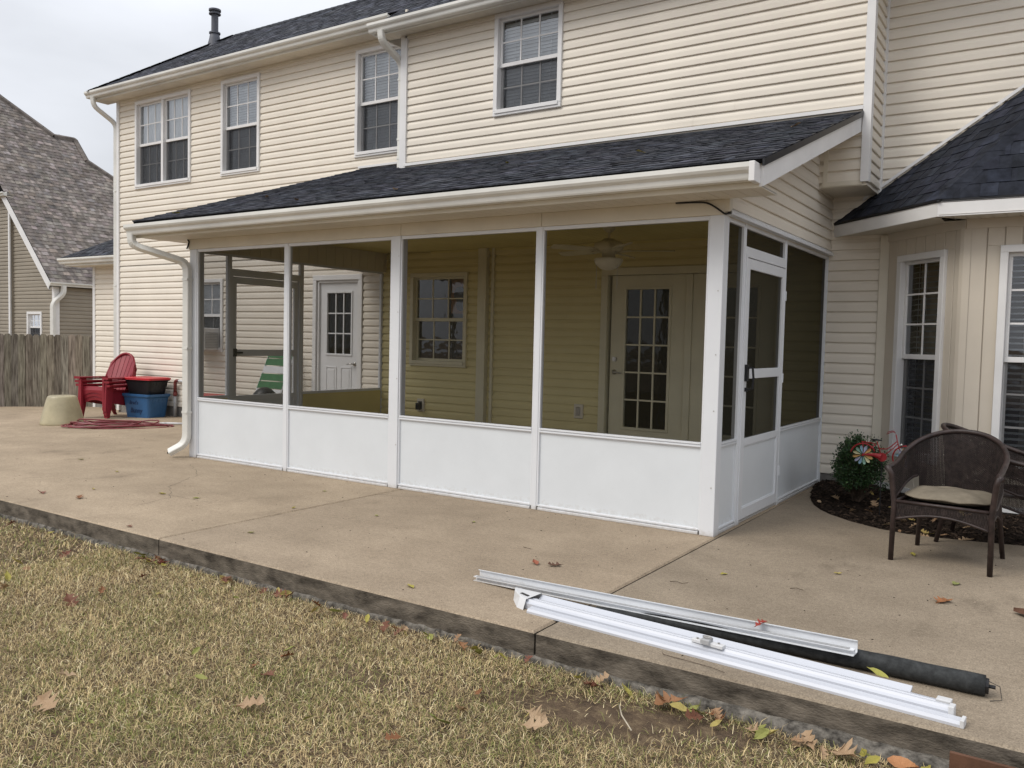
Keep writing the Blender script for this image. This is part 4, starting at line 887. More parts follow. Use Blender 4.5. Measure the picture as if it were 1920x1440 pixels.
obj('gutter', MB().extrude(GP, (-29, 6.26, 5.12), (-23.15, 6.26, 5.12), (0, -1, 0), (0, 0, 1)), m_gutter, nb)
obj('soffit', MB().box(-29, -23.2, 6.26, 6.45, 5.10, 5.12), m_soffit, nb)
downspout(nb, smooth_path([(-20.87, 6.62, 2.58), (-20.87, 6.62, 2.36), (-21.0, 6.40, 2.10), (-21.0, 6.40, -.3)], .12), w_=.13, d_=.1, side=(1, .2, 0))

# ================================================================== THINGS BY THE LEFT WALL
# stack of red resin adirondack chairs
def adirondack():
    t = thing('adirondack_chair', '', 'chair', (0, 0, 0), 'stacked red adirondack chairs')
    n = 6
    for i in range(n):                                         # back slats, fanned with an arched top
        x0b, x1b = lerp(-.235, .235, i / n) + .004, lerp(-.235, .235, (i + 1) / n) - .004
        x0t, x1t = x0b * 1.22, x1b * 1.22; mb = MB(); k = 7
        vs_ = []
        for j in range(k + 1):
            f = j / k
            for side, (xb, xt) in enumerate(((x0b, x0t), (x1b, x1t))):
                htop = .90 - 1.15 * (xt * xt) * (1.0 + 2.2 * abs(xt)); z = lerp(.27, htop, f); wdt = lerp(xb, xt, min(1, f * 1.25)); y = .20 + (z - .27) * .50 + .5 * wdt * wdt * -1
                vs_ += [(wdt, y, z), (wdt, y + .018, z + .004)]
        mb.add(vs_, [q for j in range(k) for q in ((4 * j, 4 * j + 2, 4 * j + 6, 4 * j + 4), (4 * j + 1, 4 * j + 5, 4 * j + 7, 4 * j + 3), (4 * j, 4 * j + 4, 4 * j + 5, 4 * j + 1), (4 * j + 2, 4 * j + 3, 4 * j + 7, 4 * j + 6))] + [(4 * k, 4 * k + 2, 4 * k + 3, 4 * k + 1)])
        obj('back_slat', mb, m_redp, t)
    fr = MB(); P = []
    for j in range(17):
        a = math.pi * j / 16; xx = .298 * math.cos(a); h = .44 + .46 * math.sin(a) ** .8; P.append((xx, .20 + (h - .27) * .5 - .02, h))
    fr.tube(P, .02, 8); obj('back_rim', fr, m_redp, t, smooth=True)
    mb = MB()
    for zc in (.36, .50): y = .20 + (zc - .27) * .5 + .02; mb.box(-.26, .26, y, y + .02, zc - .025, zc + .025)
    obj('back_brace', mb, m_redp, t)
    for i in range(6):                                          # seat slats
        y0 = -.27 + i * .083; z0 = .385 - .10 * ((y0 + .27) / .5); s = MB().box(-.255, .255, y0, y0 + .076, z0 - .018, z0); obj('seat_slat', s, m_redp, t, bevel=.006)
    ap = MB(); k = 12; vs_ = []
    for j in range(k + 1):
        x = lerp(-.27, .27, j / k); zb = .26 + .06 * math.cos(x / .27 * math.pi / 2) - .03
        vs_ += [(x, -.285, .385), (x, -.305, .33), (x, -.30, zb)]
    ap.add(vs_, [q for j in range(k) for q in ((3 * j, 3 * j + 3, 3 * j + 4, 3 * j + 1), (3 * j + 1, 3 * j + 4, 3 * j + 5, 3 * j + 2))]); obj('apron', ap, m_redp, t)
    for s in (-1, 1):
        lg = MB(); xs = s * .295
        prof = [(-.36, 0.0), (-.30, 0.0), (-.24, .20), (-.19, .52), (-.33, .52), (-.345, .30)]
        m_ = len(prof); lg.add([(xs + o * s, y, z) for o in (-.018, .022) for y, z in prof], [tuple(range(m_)), tuple(range(m_, 2 * m_))] + [(i, (i + 1) % m_, m_ + (i + 1) % m_, m_ + i) for i in range(m_)])
        lg.box(min(xs - s * .018, xs - s * .06), max(xs - s * .018, xs - s * .06), -.355, -.335, .02, .5); obj('leg', lg, m_redp, t, bevel=.005)
        rl = MB(); prof = [(.20, .30), (.32, .28), (.50, 0.0), (.44, 0.0), (.30, .16), (-.20, .24), (-.22, .36)]; m_ = len(prof)
        rl.add([(s * .265 + o * s, y, z) for o in (-.012, .016) for y, z in prof], [tuple(range(m_)), tuple(range(m_, 2 * m_))] + [(i, (i + 1) % m_, m_ + (i + 1) % m_, m_ + i) for i in range(m_)]); obj('leg', rl, m_redp, t)
        ar = MB(); k = 10; vs_ = []
        for j in range(k + 1):
            f = j / k; y = lerp(-.37, .34, f); wd = .062 if f < .75 else lerp(.062, .03, (f - .75) / .25); xc = s * (.315 - .03 * f); z = .535 - .01 * f
            vs_ += [(xc - wd, y, z), (xc + wd, y, z), (xc + wd, y, z - .025), (xc - wd, y, z - .025)]
        ar.add(vs_, [q for j in range(k) for q in [(4 * j + i, 4 * j + (i + 1) % 4, 4 * j + 4 + (i + 1) % 4, 4 * j + 4 + i) for i in range(4)]] + [(0, 1, 2, 3), (4 * k, 4 * k + 1, 4 * k + 2, 4 * k + 3)]); obj('armrest', ar, m_redp, t, bevel=.006)
        sb = MB()
        for z in (.44, .49): sb.box(s * .30 - .008, s * .30 + .008, -.2, .3, z - .008, z + .008)
        obj('arm_bar', sb, m_redp, t)
    return t
ad = adirondack(); names = ['red adirondack chair at the bottom of the stack of three', 'red adirondack chair in the middle of the stack of three', 'red adirondack chair on top of the stack of three']
for i in range(3):
    o = ad if i == 0 else copy_tree(ad)
    o.location = (-11.52 + i * .004, 2.33 - i * .016, -.088 + i * .062); o.rotation_euler = (0, 0, .30); o.scale = (.90, .94, 1.06); o['label'] = names[i]

def tote(name, c, rz, w0, d0, w1, d1, z0, z1, m, label, lid=None, ribs=True):
    t = thing(name, label, 'storage tote', (c[0], c[1], z0)); ca, sa = math.cos(rz), math.sin(rz)
    T = lambda x, y, z: (c[0] + x * ca - y * sa, c[1] + x * sa + y * ca, z)
    def ring(w_, d_, z, r=.05, k=4):
        P = []
        for sx, sy, a0 in ((1, 1, 0), (-1, 1, 90), (-1, -1, 180), (1, -1, 270)):
            for i in range(k + 1): a = math.radians(a0 + 90 * i / k); P.append(T(sx * (w_ / 2 - r) + r * math.cos(a), sy * (d_ / 2 - r) + r * math.sin(a), z))
        return P
    h = z1 - z0; rings = [ring(w0, d0, z0), ring(lerp(w0, w1, .84), lerp(d0, d1, .84), z0 + h * .84), ring(w1 * 1.0, d1 * 1.0, z0 + h * .86), ring(w1 * 1.05, d1 * 1.06, z0 + h * .90), ring(w1 * 1.06, d1 * 1.07, z1), ring(w1 * 1.0, d1 * 1.0, z1), ring(w0 * .96, d0 * .96, z0 + .03)]
    k = len(rings[0]); mb = MB().add([p for r in rings for p in r], [(i * k + j, i * k + (j + 1) % k, (i + 1) * k + (j + 1) % k, (i + 1) * k + j) for i in range(len(rings) - 1) for j in range(k)] + [tuple(range(k)), tuple(range((len(rings) - 1) * k, len(rings) * k))])
    obj('tub', mb, m, t, bevel=.004)
    hd = MB()
    for s in (-1, 1): hd.box(-.0, .0, 0, 0, 0, 0) if False else None
    if ribs:
        rb = MB()
        for i in range(5):
            y = lerp(-d0 / 2 + .05, d0 / 2 - .05, i / 4); f = .8
            rb.add([T(w0 / 2 - .002, y - .008, z0 + .04), T(w0 / 2 - .002, y + .008, z0 + .04), T(lerp(w0, w1, f) / 2, y + .008, z0 + h * f), T(lerp(w0, w1, f) / 2, y - .008, z0 + h * f), T(w0 / 2 + .006, y, z0 + .04), T(lerp(w0, w1, f) / 2 + .008, y, z0 + h * f)], [(0, 4, 5, 3), (4, 1, 2, 5)])
        obj('rib', rb, m, t)
    if lid:
        L_ = [ring(w1 * 1.08, d1 * 1.09, z1 - .018), ring(w1 * 1.09, d1 * 1.10, z1 + .012), ring(w1 * 1.02, d1 * 1.02, z1 + .022), ring(w1 * .92, d1 * .9, z1 + .006), ring(w1 * .80, d1 * .76, z1 + .016)]
        obj('lid', MB().add([p for r in L_ for p in r], [(i * k + j, i * k + (j + 1) % k, (i + 1) * k + (j + 1) % k, (i + 1) * k + j) for i in range(4) for j in range(k)] + [tuple(range(4 * k, 5 * k)), tuple(range(k))]), lid, t, bevel=.003)
    return t, T
tb, T = tote('storage_tote', (-11.00, 2.70), .10, .56, .36, .66, .44, zpat(-11), zpat(-11) + .40, m_blue, 'open blue storage tote with marker writing beside the red chairs')
tote('storage_tote', (-10.99, 2.71), .13, .50, .34, .62, .42, zpat(-11) + .385, zpat(-11) + .655, m_black, 'black storage tote with red lid on top of the blue tote', lid=m_redlid)
def letters(parent, txt, T, x, z, size, y, slope, m, name='lettering'):
    cu = bpy.data.curves.new('txt', 'FONT'); cu.body = txt; cu.size = size; cu.shear = .25; cu.offset = .002; cu.extrude = .0008
    to = bpy.data.objects.new('txt', cu); COL.objects.link(to); bpy.context.view_layer.update()
    me = bpy.data.meshes.new_from_object(to.evaluated_get(bpy.context.evaluated_depsgraph_get())); bpy.data.objects.remove(to)
    mb = MB().add([T(x + v.co.x, y - slope * (z + v.co.y) - v.co.z - .003, v.co.y + z) for v in me.vertices], [tuple(p.vertices) for p in me.polygons]); obj(name, mb, m, parent)
z0 = zpat(-11); T2 = lambda x, y, z: T(x, y, z + z0)
letters(tb, "Brad's", T2, -.16, .225, .085, -.182, .085, m_ink); letters(tb, 'Bunny', T2, -.15, .085, .115, -.182, .085, m_ink)

pl = thing('planter', 'upturned beige plastic planter standing on the patio near the fence', 'planter', (-10.72, 1.12, zpat(-10.7)))
pb_ = Vector((-10.72, 1.12, zpat(-10.7)))
obj('pot', MB().lathe([(.302, 0), (.308, .010), (.306, .03), (.294, .08), (.270, .18), (.244, .28), (.216, .38), (.204, .415), (.194, .430), (.176, .438), (.150, .440), (.0, .441)], pb_, 40), m_pot, pl, smooth=True)
obj('stem_stub', MB().tube([pb_ + Vector((.02, 0, .44)), pb_ + Vector((.02, 0, .49))], .004, 6), m_twigp, pl)
# hose coil
hs = MB(); P = []; rg = random.Random(5); turns = 8
for i in range(turns * 40):
    a = 2 * math.pi * i / 40; k = i / 40; rr = .50 + .10 * math.sin(k * 2.1) - .03 * k / 2; ecc = 1.25 + .12 * math.sin(k * 1.7); ang = .75
    x = rr * ecc * math.cos(a) + .10 * math.sin(k * 1.9); y = rr * .62 * math.sin(a) + .07 * math.cos(k * 2.7)
    P.append((-9.68 + x * math.cos(ang) - y * math.sin(ang), 1.30 + x * math.sin(ang) + y * math.cos(ang), .012 + zpat(-9.7) + .010 * k * (.6 + .4 * math.sin(a * 2 + k)) + .003 * (i % 3 == 0)))
P += [(-10.1, 1.05, .10 - .04), (-10.3, 1.12, .06 - .04), (-10.44, 1.25, .02 - .04)]
obj('garden_hose', MB().tube(P, .0105, 6), m_hose, None, smooth=True, label='dark red garden hose coiled on the patio beside the planter', cat='hose', loc=(-9.68, 1.3, 0))
hp = Vector((-9.35, 1.98, zpat(-9.3) + .02)); obj('nozzle', MB().tube([hp, hp + Vector((.30, .10, .01))], [.018, .013], 8).tube([hp + Vector((-.12, -.04, -.005)), hp], [.012, .02], 8), m_white, None, smooth=True, label='white spray nozzle lying behind the coiled hose', cat='hose nozzle')
sp_t = thing('standpipe', 'grey and dark red standpipe with elbow against the left house wall', 'pipe', (-10.58, 2.99, zpat(-10.6)))
b_ = Vector((-10.60, 2.98, zpat(-10.6))); obj('riser', MB().tube([b_, b_ + Vector((0, 0, .36))], .026, 12), m_pvc, sp_t, smooth=True)
obj('coupling', MB().tube([b_ + Vector((0, 0, .36)), b_ + Vector((0, 0, .42))], .034, 12), m_hose2, sp_t, smooth=True)
obj('elbow_pipe', MB().tube(smooth_path([b_ + Vector((0, 0, .42)), b_ + Vector((0, 0, .62)), b_ + Vector((.10, .0, .62))], .06), .027, 12), m_hose2, sp_t, smooth=True)
obj('supply_pipe', MB().tube([b_ + Vector((.10, 0, .62)), b_ + Vector((.40, .03, .615))], .022, 12), m_white, sp_t, smooth=True)

# ---- seen through the porch screens
ac = thing('air_conditioner', 'white window air conditioner in the window behind the porch screens', 'air conditioner', (-9.75, 2.9, 1.1))
obj('casing', MB().box(-9.98, -9.50, 2.72, 3.04, 1.10, 1.46), m_white, ac, bevel=.015)
gr = MB()
for i in range(14): gr.box(-9.86, -9.54, 2.712, 2.722, 1.14 + i * .02, 1.15 + i * .02)
obj('grille', gr, m_black, ac); gr = MB()
for i in range(10): gr.box(-9.502, -9.49, 2.76, 3.0, 1.14 + i * .026, 1.152 + i * .026)
obj('grille', gr, m_pvc, ac)
# folded webbed lounger leaning on the wall
lo_ = thing('folding_lounger', 'green and white webbed folding lounger leaning on the wall behind the screens', 'lounger', (-7.75, 2.7, 0))
La, Lb = Vector((-7.93, 2.50, .02)), Vector((-7.88, 2.97, 1.18)); ld = (Lb - La).normalized(); lx = Vector((1, 0.03, 0)); ln = lx.cross(ld).normalized()
Q = lambda a, h, o=0: La + lx * a + ld * h + ln * o
for s in (-.27, .27): obj('frame_tube', MB().tube([Q(s, 0), Q(s, 1.2)], .014, 8), m_white, lo_)
for h in (.02, .6, 1.2): obj('cross_tube', MB().tube([Q(-.27, h), Q(.27, h)], .012, 8), m_white, lo_)
for i in range(9):
    h = .10 + i * .122; mb = MB().add([Q(-.265, h, .018), Q(.265, h, .018), Q(.265, h + .108, .018), Q(-.265, h + .108, .018)], [(0, 1, 2, 3)]); obj('webbing', mb, m_white if i in (3, 6) else m_green, lo_)
obj('storage_bag', MB().lathe([(0, 0), (.10, .01), (.17, .07), (.16, .16), (.10, .22), (.04, .25), (0, .25)], (-7.66, 2.42, .36), 16), m_black, None, smooth=True, label='slumped black bag at the foot of the green lounger', cat='bag')
wl_ = thing('garden_torch', 'dark trumpet-topped garden torch beside the white door', 'garden torch', (-7.45, 2.85, 0))
obj('pole', MB().tube([(-7.46, 2.85, 0), (-7.46, 2.85, .55), (-7.43, 2.84, .74)], .009, 6), m_black, wl_); obj('torch_head', MB().lathe([(.015, .70), (.03, .76), (.055, .83), (.06, .84), (.03, .82), (0, .82)], (-7.44, 2.84, .03), 12), m_wickr, wl_, smooth=True)
tote('storage_tote', (-9.30, 2.68), .1, .38, .26, .46, .32, zpat(-9.3), .385, m_black, 'red-lidded tote standing outside the left porch screen', lid=m_redlid)

# ceiling fan
fan = thing('ceiling_fan', 'white ceiling fan with glass light bowl hanging in the screened porch', 'ceiling fan', (-1.80, 1.75, 2.53)); fc = Vector((-1.80, 1.75, 0))
obj('canopy', MB().lathe([(0, 2.53), (.065, 2.53), (.06, 2.49), (.02, 2.455), (0, 2.455)], fc, 20), m_fanw, fan, smooth=True); obj('downrod', MB().tube([fc + Vector((0, 0, 2.46)), fc + Vector((0, 0, 2.38))], .013, 10), m_fanw, fan)
obj('motor', MB().lathe([(0, 2.40), (.05, 2.395), (.09, 2.365), (.14, 2.35), (.145, 2.30), (.12, 2.27), (.07, 2.262), (0, 2.262)], fc, 24), m_fanw, fan, smooth=True)
obj('switch_housing', MB().lathe([(.07, 2.265), (.065, 2.215), (.11, 2.20), (.115, 2.19), (0, 2.19)], fc, 20), m_fanw, fan, smooth=True)
obj('light_bowl', MB().lathe([(.135, 2.20), (.145, 2.185), (.125, 2.14), (.08, 2.10), (.03, 2.085), (0, 2.083)], fc, 24), m_lampg, fan, smooth=True)
for i in range(5):
    a = i * 2 * math.pi / 5 + .42; dx = Vector((math.cos(a), math.sin(a), 0)); dy = Vector((-dx.y, dx.x, 0)); mb = MB(); vs_ = []
    for r, wd in ((.19, .045), (.24, .06), (.55, .068), (.62, .060), (.645, .035)):
        for s in (-1, 1): p = fc + dx * r + dy * wd * s + Vector((0, 0, 2.275 + .012 * s)); vs_ += [p, p + Vector((0, 0, .007))]
    mb.add(vs_, [q for j in range(4) for q in ((4 * j, 4 * j + 2, 4 * j + 6, 4 * j + 4), (4 * j + 1, 4 * j + 5, 4 * j + 7, 4 * j + 3), (4 * j, 4 * j + 4, 4 * j + 5, 4 * j + 1), (4 * j + 2, 4 * j + 3, 4 * j + 7, 4 * j + 6))] + [(16, 17, 19, 18)])
    bo = obj('blade', mb, m_fanw, fan); obj('blade_iron', MB().tube([fc + dx * .10 + Vector((0, 0, 2.27)), fc + dx * .22 + Vector((0, 0, 2.278))], .012, 6), m_fanw, bo)
for s in (-1, 1): obj('pull_chain', MB().tube([fc + Vector((s * .10, -.03, 2.2)), fc + Vector((s * .115, -.03, 2.16)), fc + Vector((s * .115, -.03, 1.90))], .0025, 5), m_metal, fan)

# ================================================================== RIGHT SIDE
def wicker_chair():
    t = thing('wicker_chair', '', 'chair', (0, 0, 0), 'brown wicker patio chairs')
    # plan of the wrap-around shell, s from 0 (left arm front) to 1 (right arm front)
    pts = []; n = 150
    ctrl = []
    for i in range(61):
        a = math.pi * (1 - i / 60); ctrl.append(Vector((.285 * math.copysign(abs(math.cos(a)) ** .92, math.cos(a)), -.06 + .36 * math.sin(a) ** .97, 0)))
    ctrl = [Vector((-.292, -.27, 0)), Vector((-.290, -.18, 0)), Vector((-.287, -.10, 0))] + ctrl + [Vector((.287, -.10, 0)), Vector((.290, -.18, 0)), Vector((.292, -.27, 0))]
    cum = [0]
    for a, b in zip(ctrl[:-1], ctrl[1:]): cum.append(cum[-1] + (b - a).length)
    def plan(s):
        d = s * cum[-1]
        for i in range(len(cum) - 1):
            if d <= cum[i + 1] + 1e-9: f = (d - cum[i]) / max(1e-9, cum[i + 1] - cum[i]); return ctrl[i].lerp(ctrl[i + 1], f), (ctrl[i + 1] - ctrl[i]).normalized()
        return ctrl[-1], (ctrl[-1] - ctrl[-2]).normalized()
    def ztop(p):
        f = max(0, min(1, (p.y + .27) / .58)); return .605 + .215 * f ** 1.6
    def zbot(p):
        if p.y > .16: return .34
        f = max(0, min(1, (p.y + .20) / .32)); return .40 + .11 * f
    def shell(s, z):
        p, d = plan(s); nrm = Vector((d.y, -d.x, 0)) * -1; nrm = Vector((-d.y, d.x, 0))
        out = .036 * ((z - .36) / .45) ** 1.5 if z > .36 else 0
        return Vector((p.x, p.y, z)) + nrm * out, nrm, d
    ns = 168; st = MB()
    for i in range(ns + 1):                                   # upright stakes
        s = i / ns; p, _ = plan(s); z0, z1 = zbot(p), ztop(p); k = 7; vs_ = []
        for j in range(k + 1):
            z = lerp(z0, z1, j / k); q, nr_, d = shell(s, z)
            for o in (-.0026, .0026): vs_ += [q + d * o * 1.0 + nr_ * .0015, q + d * o - nr_ * .0015]
        st.add(vs_, [f for j in range(k) for f in ((4 * j, 4 * j + 2, 4 * j + 6, 4 * j + 4), (4 * j + 1, 4 * j + 5, 4 * j + 7, 4 * j + 3))])
    so = obj('upright_strands', st, m_wick, t); so['kind'] = 'stuff'
    wv = MB(); z = .345; row = 0
    while z < .83:
        run = []
        for i in range(ns + 1):
            s = i / ns; p, _ = plan(s)
            if zbot(p) - .004 <= z <= ztop(p) and rnd.random() > .004:
                q, nr_, d = shell(s, z); o = .0034 * (1 if (i + row) % 2 else -1); run.append(q + nr_ * o)
            else:
                if len(run) > 1: wv.add([v for r in run for v in (r + Vector((0, 0, -.0024)), r + Vector((0, 0, .0024)))], [(2 * j, 2 * j + 2, 2 * j + 3, 2 * j + 1) for j in range(len(run) - 1)])
                run = []
        if len(run) > 1: wv.add([v for r in run for v in (r + Vector((0, 0, -.0024)), r + Vector((0, 0, .0024)))], [(2 * j, 2 * j + 2, 2 * j + 3, 2 * j + 1) for j in range(len(run) - 1)])
        z += .0064; row += 1
    so = obj('woven_strands', wv, m_wick, t); so['kind'] = 'stuff'
    rim = []
    for i in range(71):
        s = i / 70; p, _ = plan(s); q, nr_, d = shell(s, ztop(p)); rim.append(q + Vector((0, 0, .006)))
    l0 = rim[0] + Vector((-.022, -.035, -.012)); l1 = rim[-1] + Vector((.022, -.035, -.012))
    obj('rim', MB().tube([l0] + rim + [l1], .0165, 9), m_wickr, t, smooth=True)
    lw = MB()
    for sd in (0, 1):
        P = []
        for i in range(20):
            s = (.5 + (.5 - .5 * i / 19) * (-1 if sd == 0 else 1)); p, _ = plan(s); q, _, _ = shell(s, zbot(p)); 
            if p.y <= .17: P.append(q)
        if len(P) > 2: obj('lower_rim', MB().tube(P, .009, 7), m_wickr, t, smooth=True)
    
    for sx in (-1, 1):
        obj('leg', MB().tube([(sx * .285, -.27, 0), (sx * .280, -.265, .38), (sx * .30, -.285, .56), (sx * .318, -.305, .612)], [.0165, .018, .018, .017], 10), m_wickr, t, smooth=True)
        obj('leg', MB().tube([(sx * .262, .30, 0), (sx * .235, .235, .36), (sx * .225, .25, .56)], [.0155, .017, .014], 10), m_wickr, t, smooth=True)
    # apron: woven strips with an arched lower rail, on front and sides
    ap = MB(); rail = MB()
    def apron(A, B):
        A, B = Vector(A), Vector(B); n = int((B - A).length / .0075); d = (B - A).normalized(); nn = Vector((d.y, -d.x, 0)); low = lambda f: .268 + .052 * math.sin(math.pi * f) 
        for i in range(n + 1):
            f = i / n; p = A.lerp(B, f); ap.add([p + d * o + Vector((0, 0, z)) for z in (low(f), .385) for o in (-.0026, .0026)], [(0, 1, 3, 2)])
        z = .275
        while z < .385:
            run = []
            for i in range(n + 1):
                f = i / n
                if z >= low(f): run.append(A.lerp(B, f) + nn * (.003 * (1 if (i + int(z * 1000)) % 2 else -1)) + Vector((0, 0, z)))
                elif run:
                    if len(run) > 1: ap.add([v for r in run for v in (r + Vector((0, 0, -.0022)), r + Vector((0, 0, .0022)))], [(2 * j, 2 * j + 2, 2 * j + 3, 2 * j + 1) for j in range(len(run) - 1)])
                    run = []
            if len(run) > 1: ap.add([v for r in run for v in (r + Vector((0, 0, -.0022)), r + Vector((0, 0, .0022)))], [(2 * j, 2 * j + 2, 2 * j + 3, 2 * j + 1) for j in range(len(run) - 1)])
            z += .0062
        rail.tube([A.lerp(B, i / 16) + Vector((0, 0, low(i / 16))) for i in range(17)], .009, 7); rail.tube([A + Vector((0, 0, .388)), B + Vector((0, 0, .388))], .011, 7)
    apron((-.28, -.268, 0), (.28, -.268, 0)); apron((-.275, -.26, 0), (-.24, .235, 0)); apron((.275, -.26, 0), (.24, .235, 0)); apron((-.24, .24, 0), (.24, .24, 0))
    ao = obj('apron', ap, m_wick, t); ao['kind'] = 'stuff'; obj('apron_rail', rail, m_wickr, t, smooth=True)
    obj('seat', MB().add([(-.28, -.265, .382), (.28, -.265, .382), (.25, .25, .372), (-.25, .25, .372)], [(0, 1, 2, 3)]), m_wick, t)
    return t
wc1 = wicker_chair()
wc1.location = (1.455, .38, 0); wc1.rotation_euler = (0, 0, -.10); wc1['label'] = 'brown wicker armchair with taupe cushion standing on the patio'
wc2 = copy_tree(wc1); wc2.location = (1.64, 1.14, 0); wc2.rotation_euler = (0, 0, 1.48); wc2['label'] = 'brown wicker armchair half hidden behind the cushioned one'
cu = MB(); nr, na = 7, 40
def cush(r, a, top):
    c, s = math.cos(a), math.sin(a); x = .255 * r * math.copysign(abs(c) ** .55, c); y = .235 * r * math.copysign(abs(s) ** .55, s)
    h = .030 * (1 - r ** 5) ** .6 if r < 1 else 0; return (x, y, .425 + (h + .012 * (1 - r * r) if top else -.030 * (1 - r ** 8)) + (.004 * math.sin(x * 30 + y * 17) if top else 0))
vs_ = []
for top in (1, 0):
    for i in range(nr + 1):
        for j in range(na): vs_.append(cush(min(1, (i / nr) ** .7) if i else .001, 2 * math.pi * j / na, top))
fs_ = [(b + i * na + j, b + i * na + (j + 1) % na, b + (i + 1) * na + (j + 1) % na, b + (i + 1) * na + j) for b in (0, (nr + 1) * na) for i in range(nr) for j in range(na)]
cush_t = thing('seat_cushion', 'taupe seat cushion on the front wicker chair', 'cushion', (0, 0, 0)); obj('cushion_body', MB().add(vs_, fs_), m_cush, cush_t, smooth=True)
obj('piping', MB().tube([cush(1, 2 * math.pi * j / 40, 1) for j in range(41)], .006, 6), m_cush, cush_t, smooth=True)
cush_t.location = (1.455, .36, .0); cush_t.rotation_euler = (0, 0, -.10)
# reddish-brown chair foot reaching in from the right edge is a curled bark strip
bkm = MB(); vs_ = []
for i in range(13):
    f = i / 12; wd = .05 * math.sin(math.pi * min(1, f * 1.0)) ** .7 + .001
    for s in (-1, 0, 1): vs_.append((1.872 + .30 * f, -.66 - .14 * f + s * wd * 1.3, .012 + .02 * (1 - abs(s)) + .018 * math.sin(f * 3)))
bkm.add(vs_, [(3 * i + j, 3 * i + 3 + j, 3 * i + 4 + j, 3 * i + 1 + j) for i in range(12) for j in (0, 1)]); obj('bark_strip', bkm, m_plate, None, smooth=True, label='pointed reddish-brown bark strip on the patio at the right edge', cat='bark', loc=(2.05, -.7, 0))

# ---- mulch bed
poly = [(p[0], p[1]) for p in curve] + [(0.02, 2.75), (0.02, 3.04), (0.53, 3.04), (1.28, 2.29), (4.8, 2.29)]
def inpoly(x, y):
    c = False; j = len(poly) - 1
    for i in range(len(poly)):
        (xi, yi), (xj, yj) = poly[i], poly[j]
        if (yi > y) != (yj > y) and x < (xj - xi) * (y - yi) / (yj - yi) + xi: c = not c
        j = i
    return c
def mz(x, y): return -.022 + .055 * max(0, min(1, (y - 1.15) / 1.2)) + .014 * noise.noise((x * 5, y * 5, 1)) + .010 * noise.noise((x * 17, y * 17, 4))
bed = MB(); n = len(poly); NX, NY = 90, 60; vs_ = []; 
for i in range(NX + 1):
    for j in range(NY + 1): x, y = lerp(-.02, 4.8, i / NX), lerp(.95, 3.06, j / NY); vs_.append((x, y, mz(x, y) if inpoly(x, y) else -.09))
bed.add(vs_, [(i * (NY + 1) + j, (i + 1) * (NY + 1) + j, (i + 1) * (NY + 1) + j + 1, i * (NY + 1) + j + 1) for i in range(NX) for j in range(NY)])
mbed = obj('mulch_bed', bed, m_mulch, None, smooth=True, label='dark bark mulch bed curving round the base of the bay', cat='mulch bed', kind='stuff')
ch = MB(); rg = random.Random(9)
for i in range(9000):
    x, y = rg.uniform(0, 2.7), rg.uniform(1.0, 3.0)
    if not inpoly(x, y): continue
    l, w_ = rg.uniform(.012, .045), rg.uniform(.003, .009); a, e = rg.uniform(0, 6.28), rg.uniform(-.5, .5); d = Vector((math.cos(a) * math.cos(e), math.sin(a) * math.cos(e), math.sin(e))) * l / 2; sv = Vector((-math.sin(a), math.cos(a), rg.uniform(-.4, .4))).normalized() * w_
    c = Vector((x, y, mz(x, y) + .006)); g_ = rg.choice((.35, .6, 1, 1, 1.8, 3.2)); k = (.026 * g_, .018 * g_, .013 * g_)
    ch.add([c - d - sv, c + d - sv, c + d + sv, c - d + sv, c + Vector((0, 0, w_ * .8))], [(0, 1, 4), (1, 2, 4), (2, 3, 4), (3, 0, 4)], k)
co = obj('mulch_chips', ch, m_chip, mbed); co['kind'] = 'stuff'

# ---- boxwood shrub
shr = thing('boxwood_shrub', 'small dark green boxwood shrub in the mulch beside the porch corner', 'shrub', (.56, 2.0, .02)); sc = Vector((.56, 2.0, .30))
lf = MB(); rg = random.Random(4); stems = MB()
for i in range(230):
    a, ph = rg.uniform(0, 6.28), rg.uniform(-.35, 1.5); r = rg.uniform(.75, 1.06) * (1 + .16 * math.sin(3 * a + 1) * math.cos(ph))
    tip = sc + Vector((.225 * math.cos(a) * math.cos(ph) * r, .22 * math.sin(a) * math.cos(ph) * r, (.30 * math.sin(ph)) * r - (.0 if ph > 0 else 0)))
    if rg.random() < .12 and ph > .8: tip.z += rg.uniform(.03, .09)
    base = Vector((.56 + rg.uniform(-.03, .03), 2.0 + rg.uniform(-.03, .03), .04)); mid = base.lerp(tip, .55) + Vector((rg.uniform(-.03, .03), rg.uniform(-.03, .03), .03))
    stems.tube([base, mid, tip], [.004, .003, .0015], 4)
    for j in range(52):
        f = rg.uniform(.35, 1.02) ** .6; p = (base.lerp(mid, f * 2) if f < .5 else mid.lerp(tip, f * 2 - 1)) + Vector((rg.gauss(0, .020), rg.gauss(0, .020), rg.gauss(0, .018)))
        d = (Vector((rg.gauss(0, 1), rg.gauss(0, 1), rg.gauss(.4, .8))) + (p - sc).normalized() * .8).normalized(); sv = d.cross(Vector((rg.gauss(0, 1), rg.gauss(0, 1), rg.gauss(0, 1)))).normalized(); l = rg.uniform(.013, .024); w_ = l * .36
        up = d.cross(sv) * l * .12; g_ = rg.uniform(.55, 1.35); k = (.028 * g_, .068 * g_, .021 * g_) if rg.random() > .14 else (.07 * g_, .14 * g_, .036 * g_)
        lf.add([p, p + d * l * .4 + sv * w_, p + d * l, p + d * l * .4 - sv * w_, p + d * l * .45 + up], [(0, 1, 4), (1, 2, 4), (2, 3, 4), (3, 0, 4)], k)
so = obj('crown', lf, m_leafg, shr); so['kind'] = 'stuff'; obj('stems', stems, m_twig, shr)['kind'] = 'stuff'

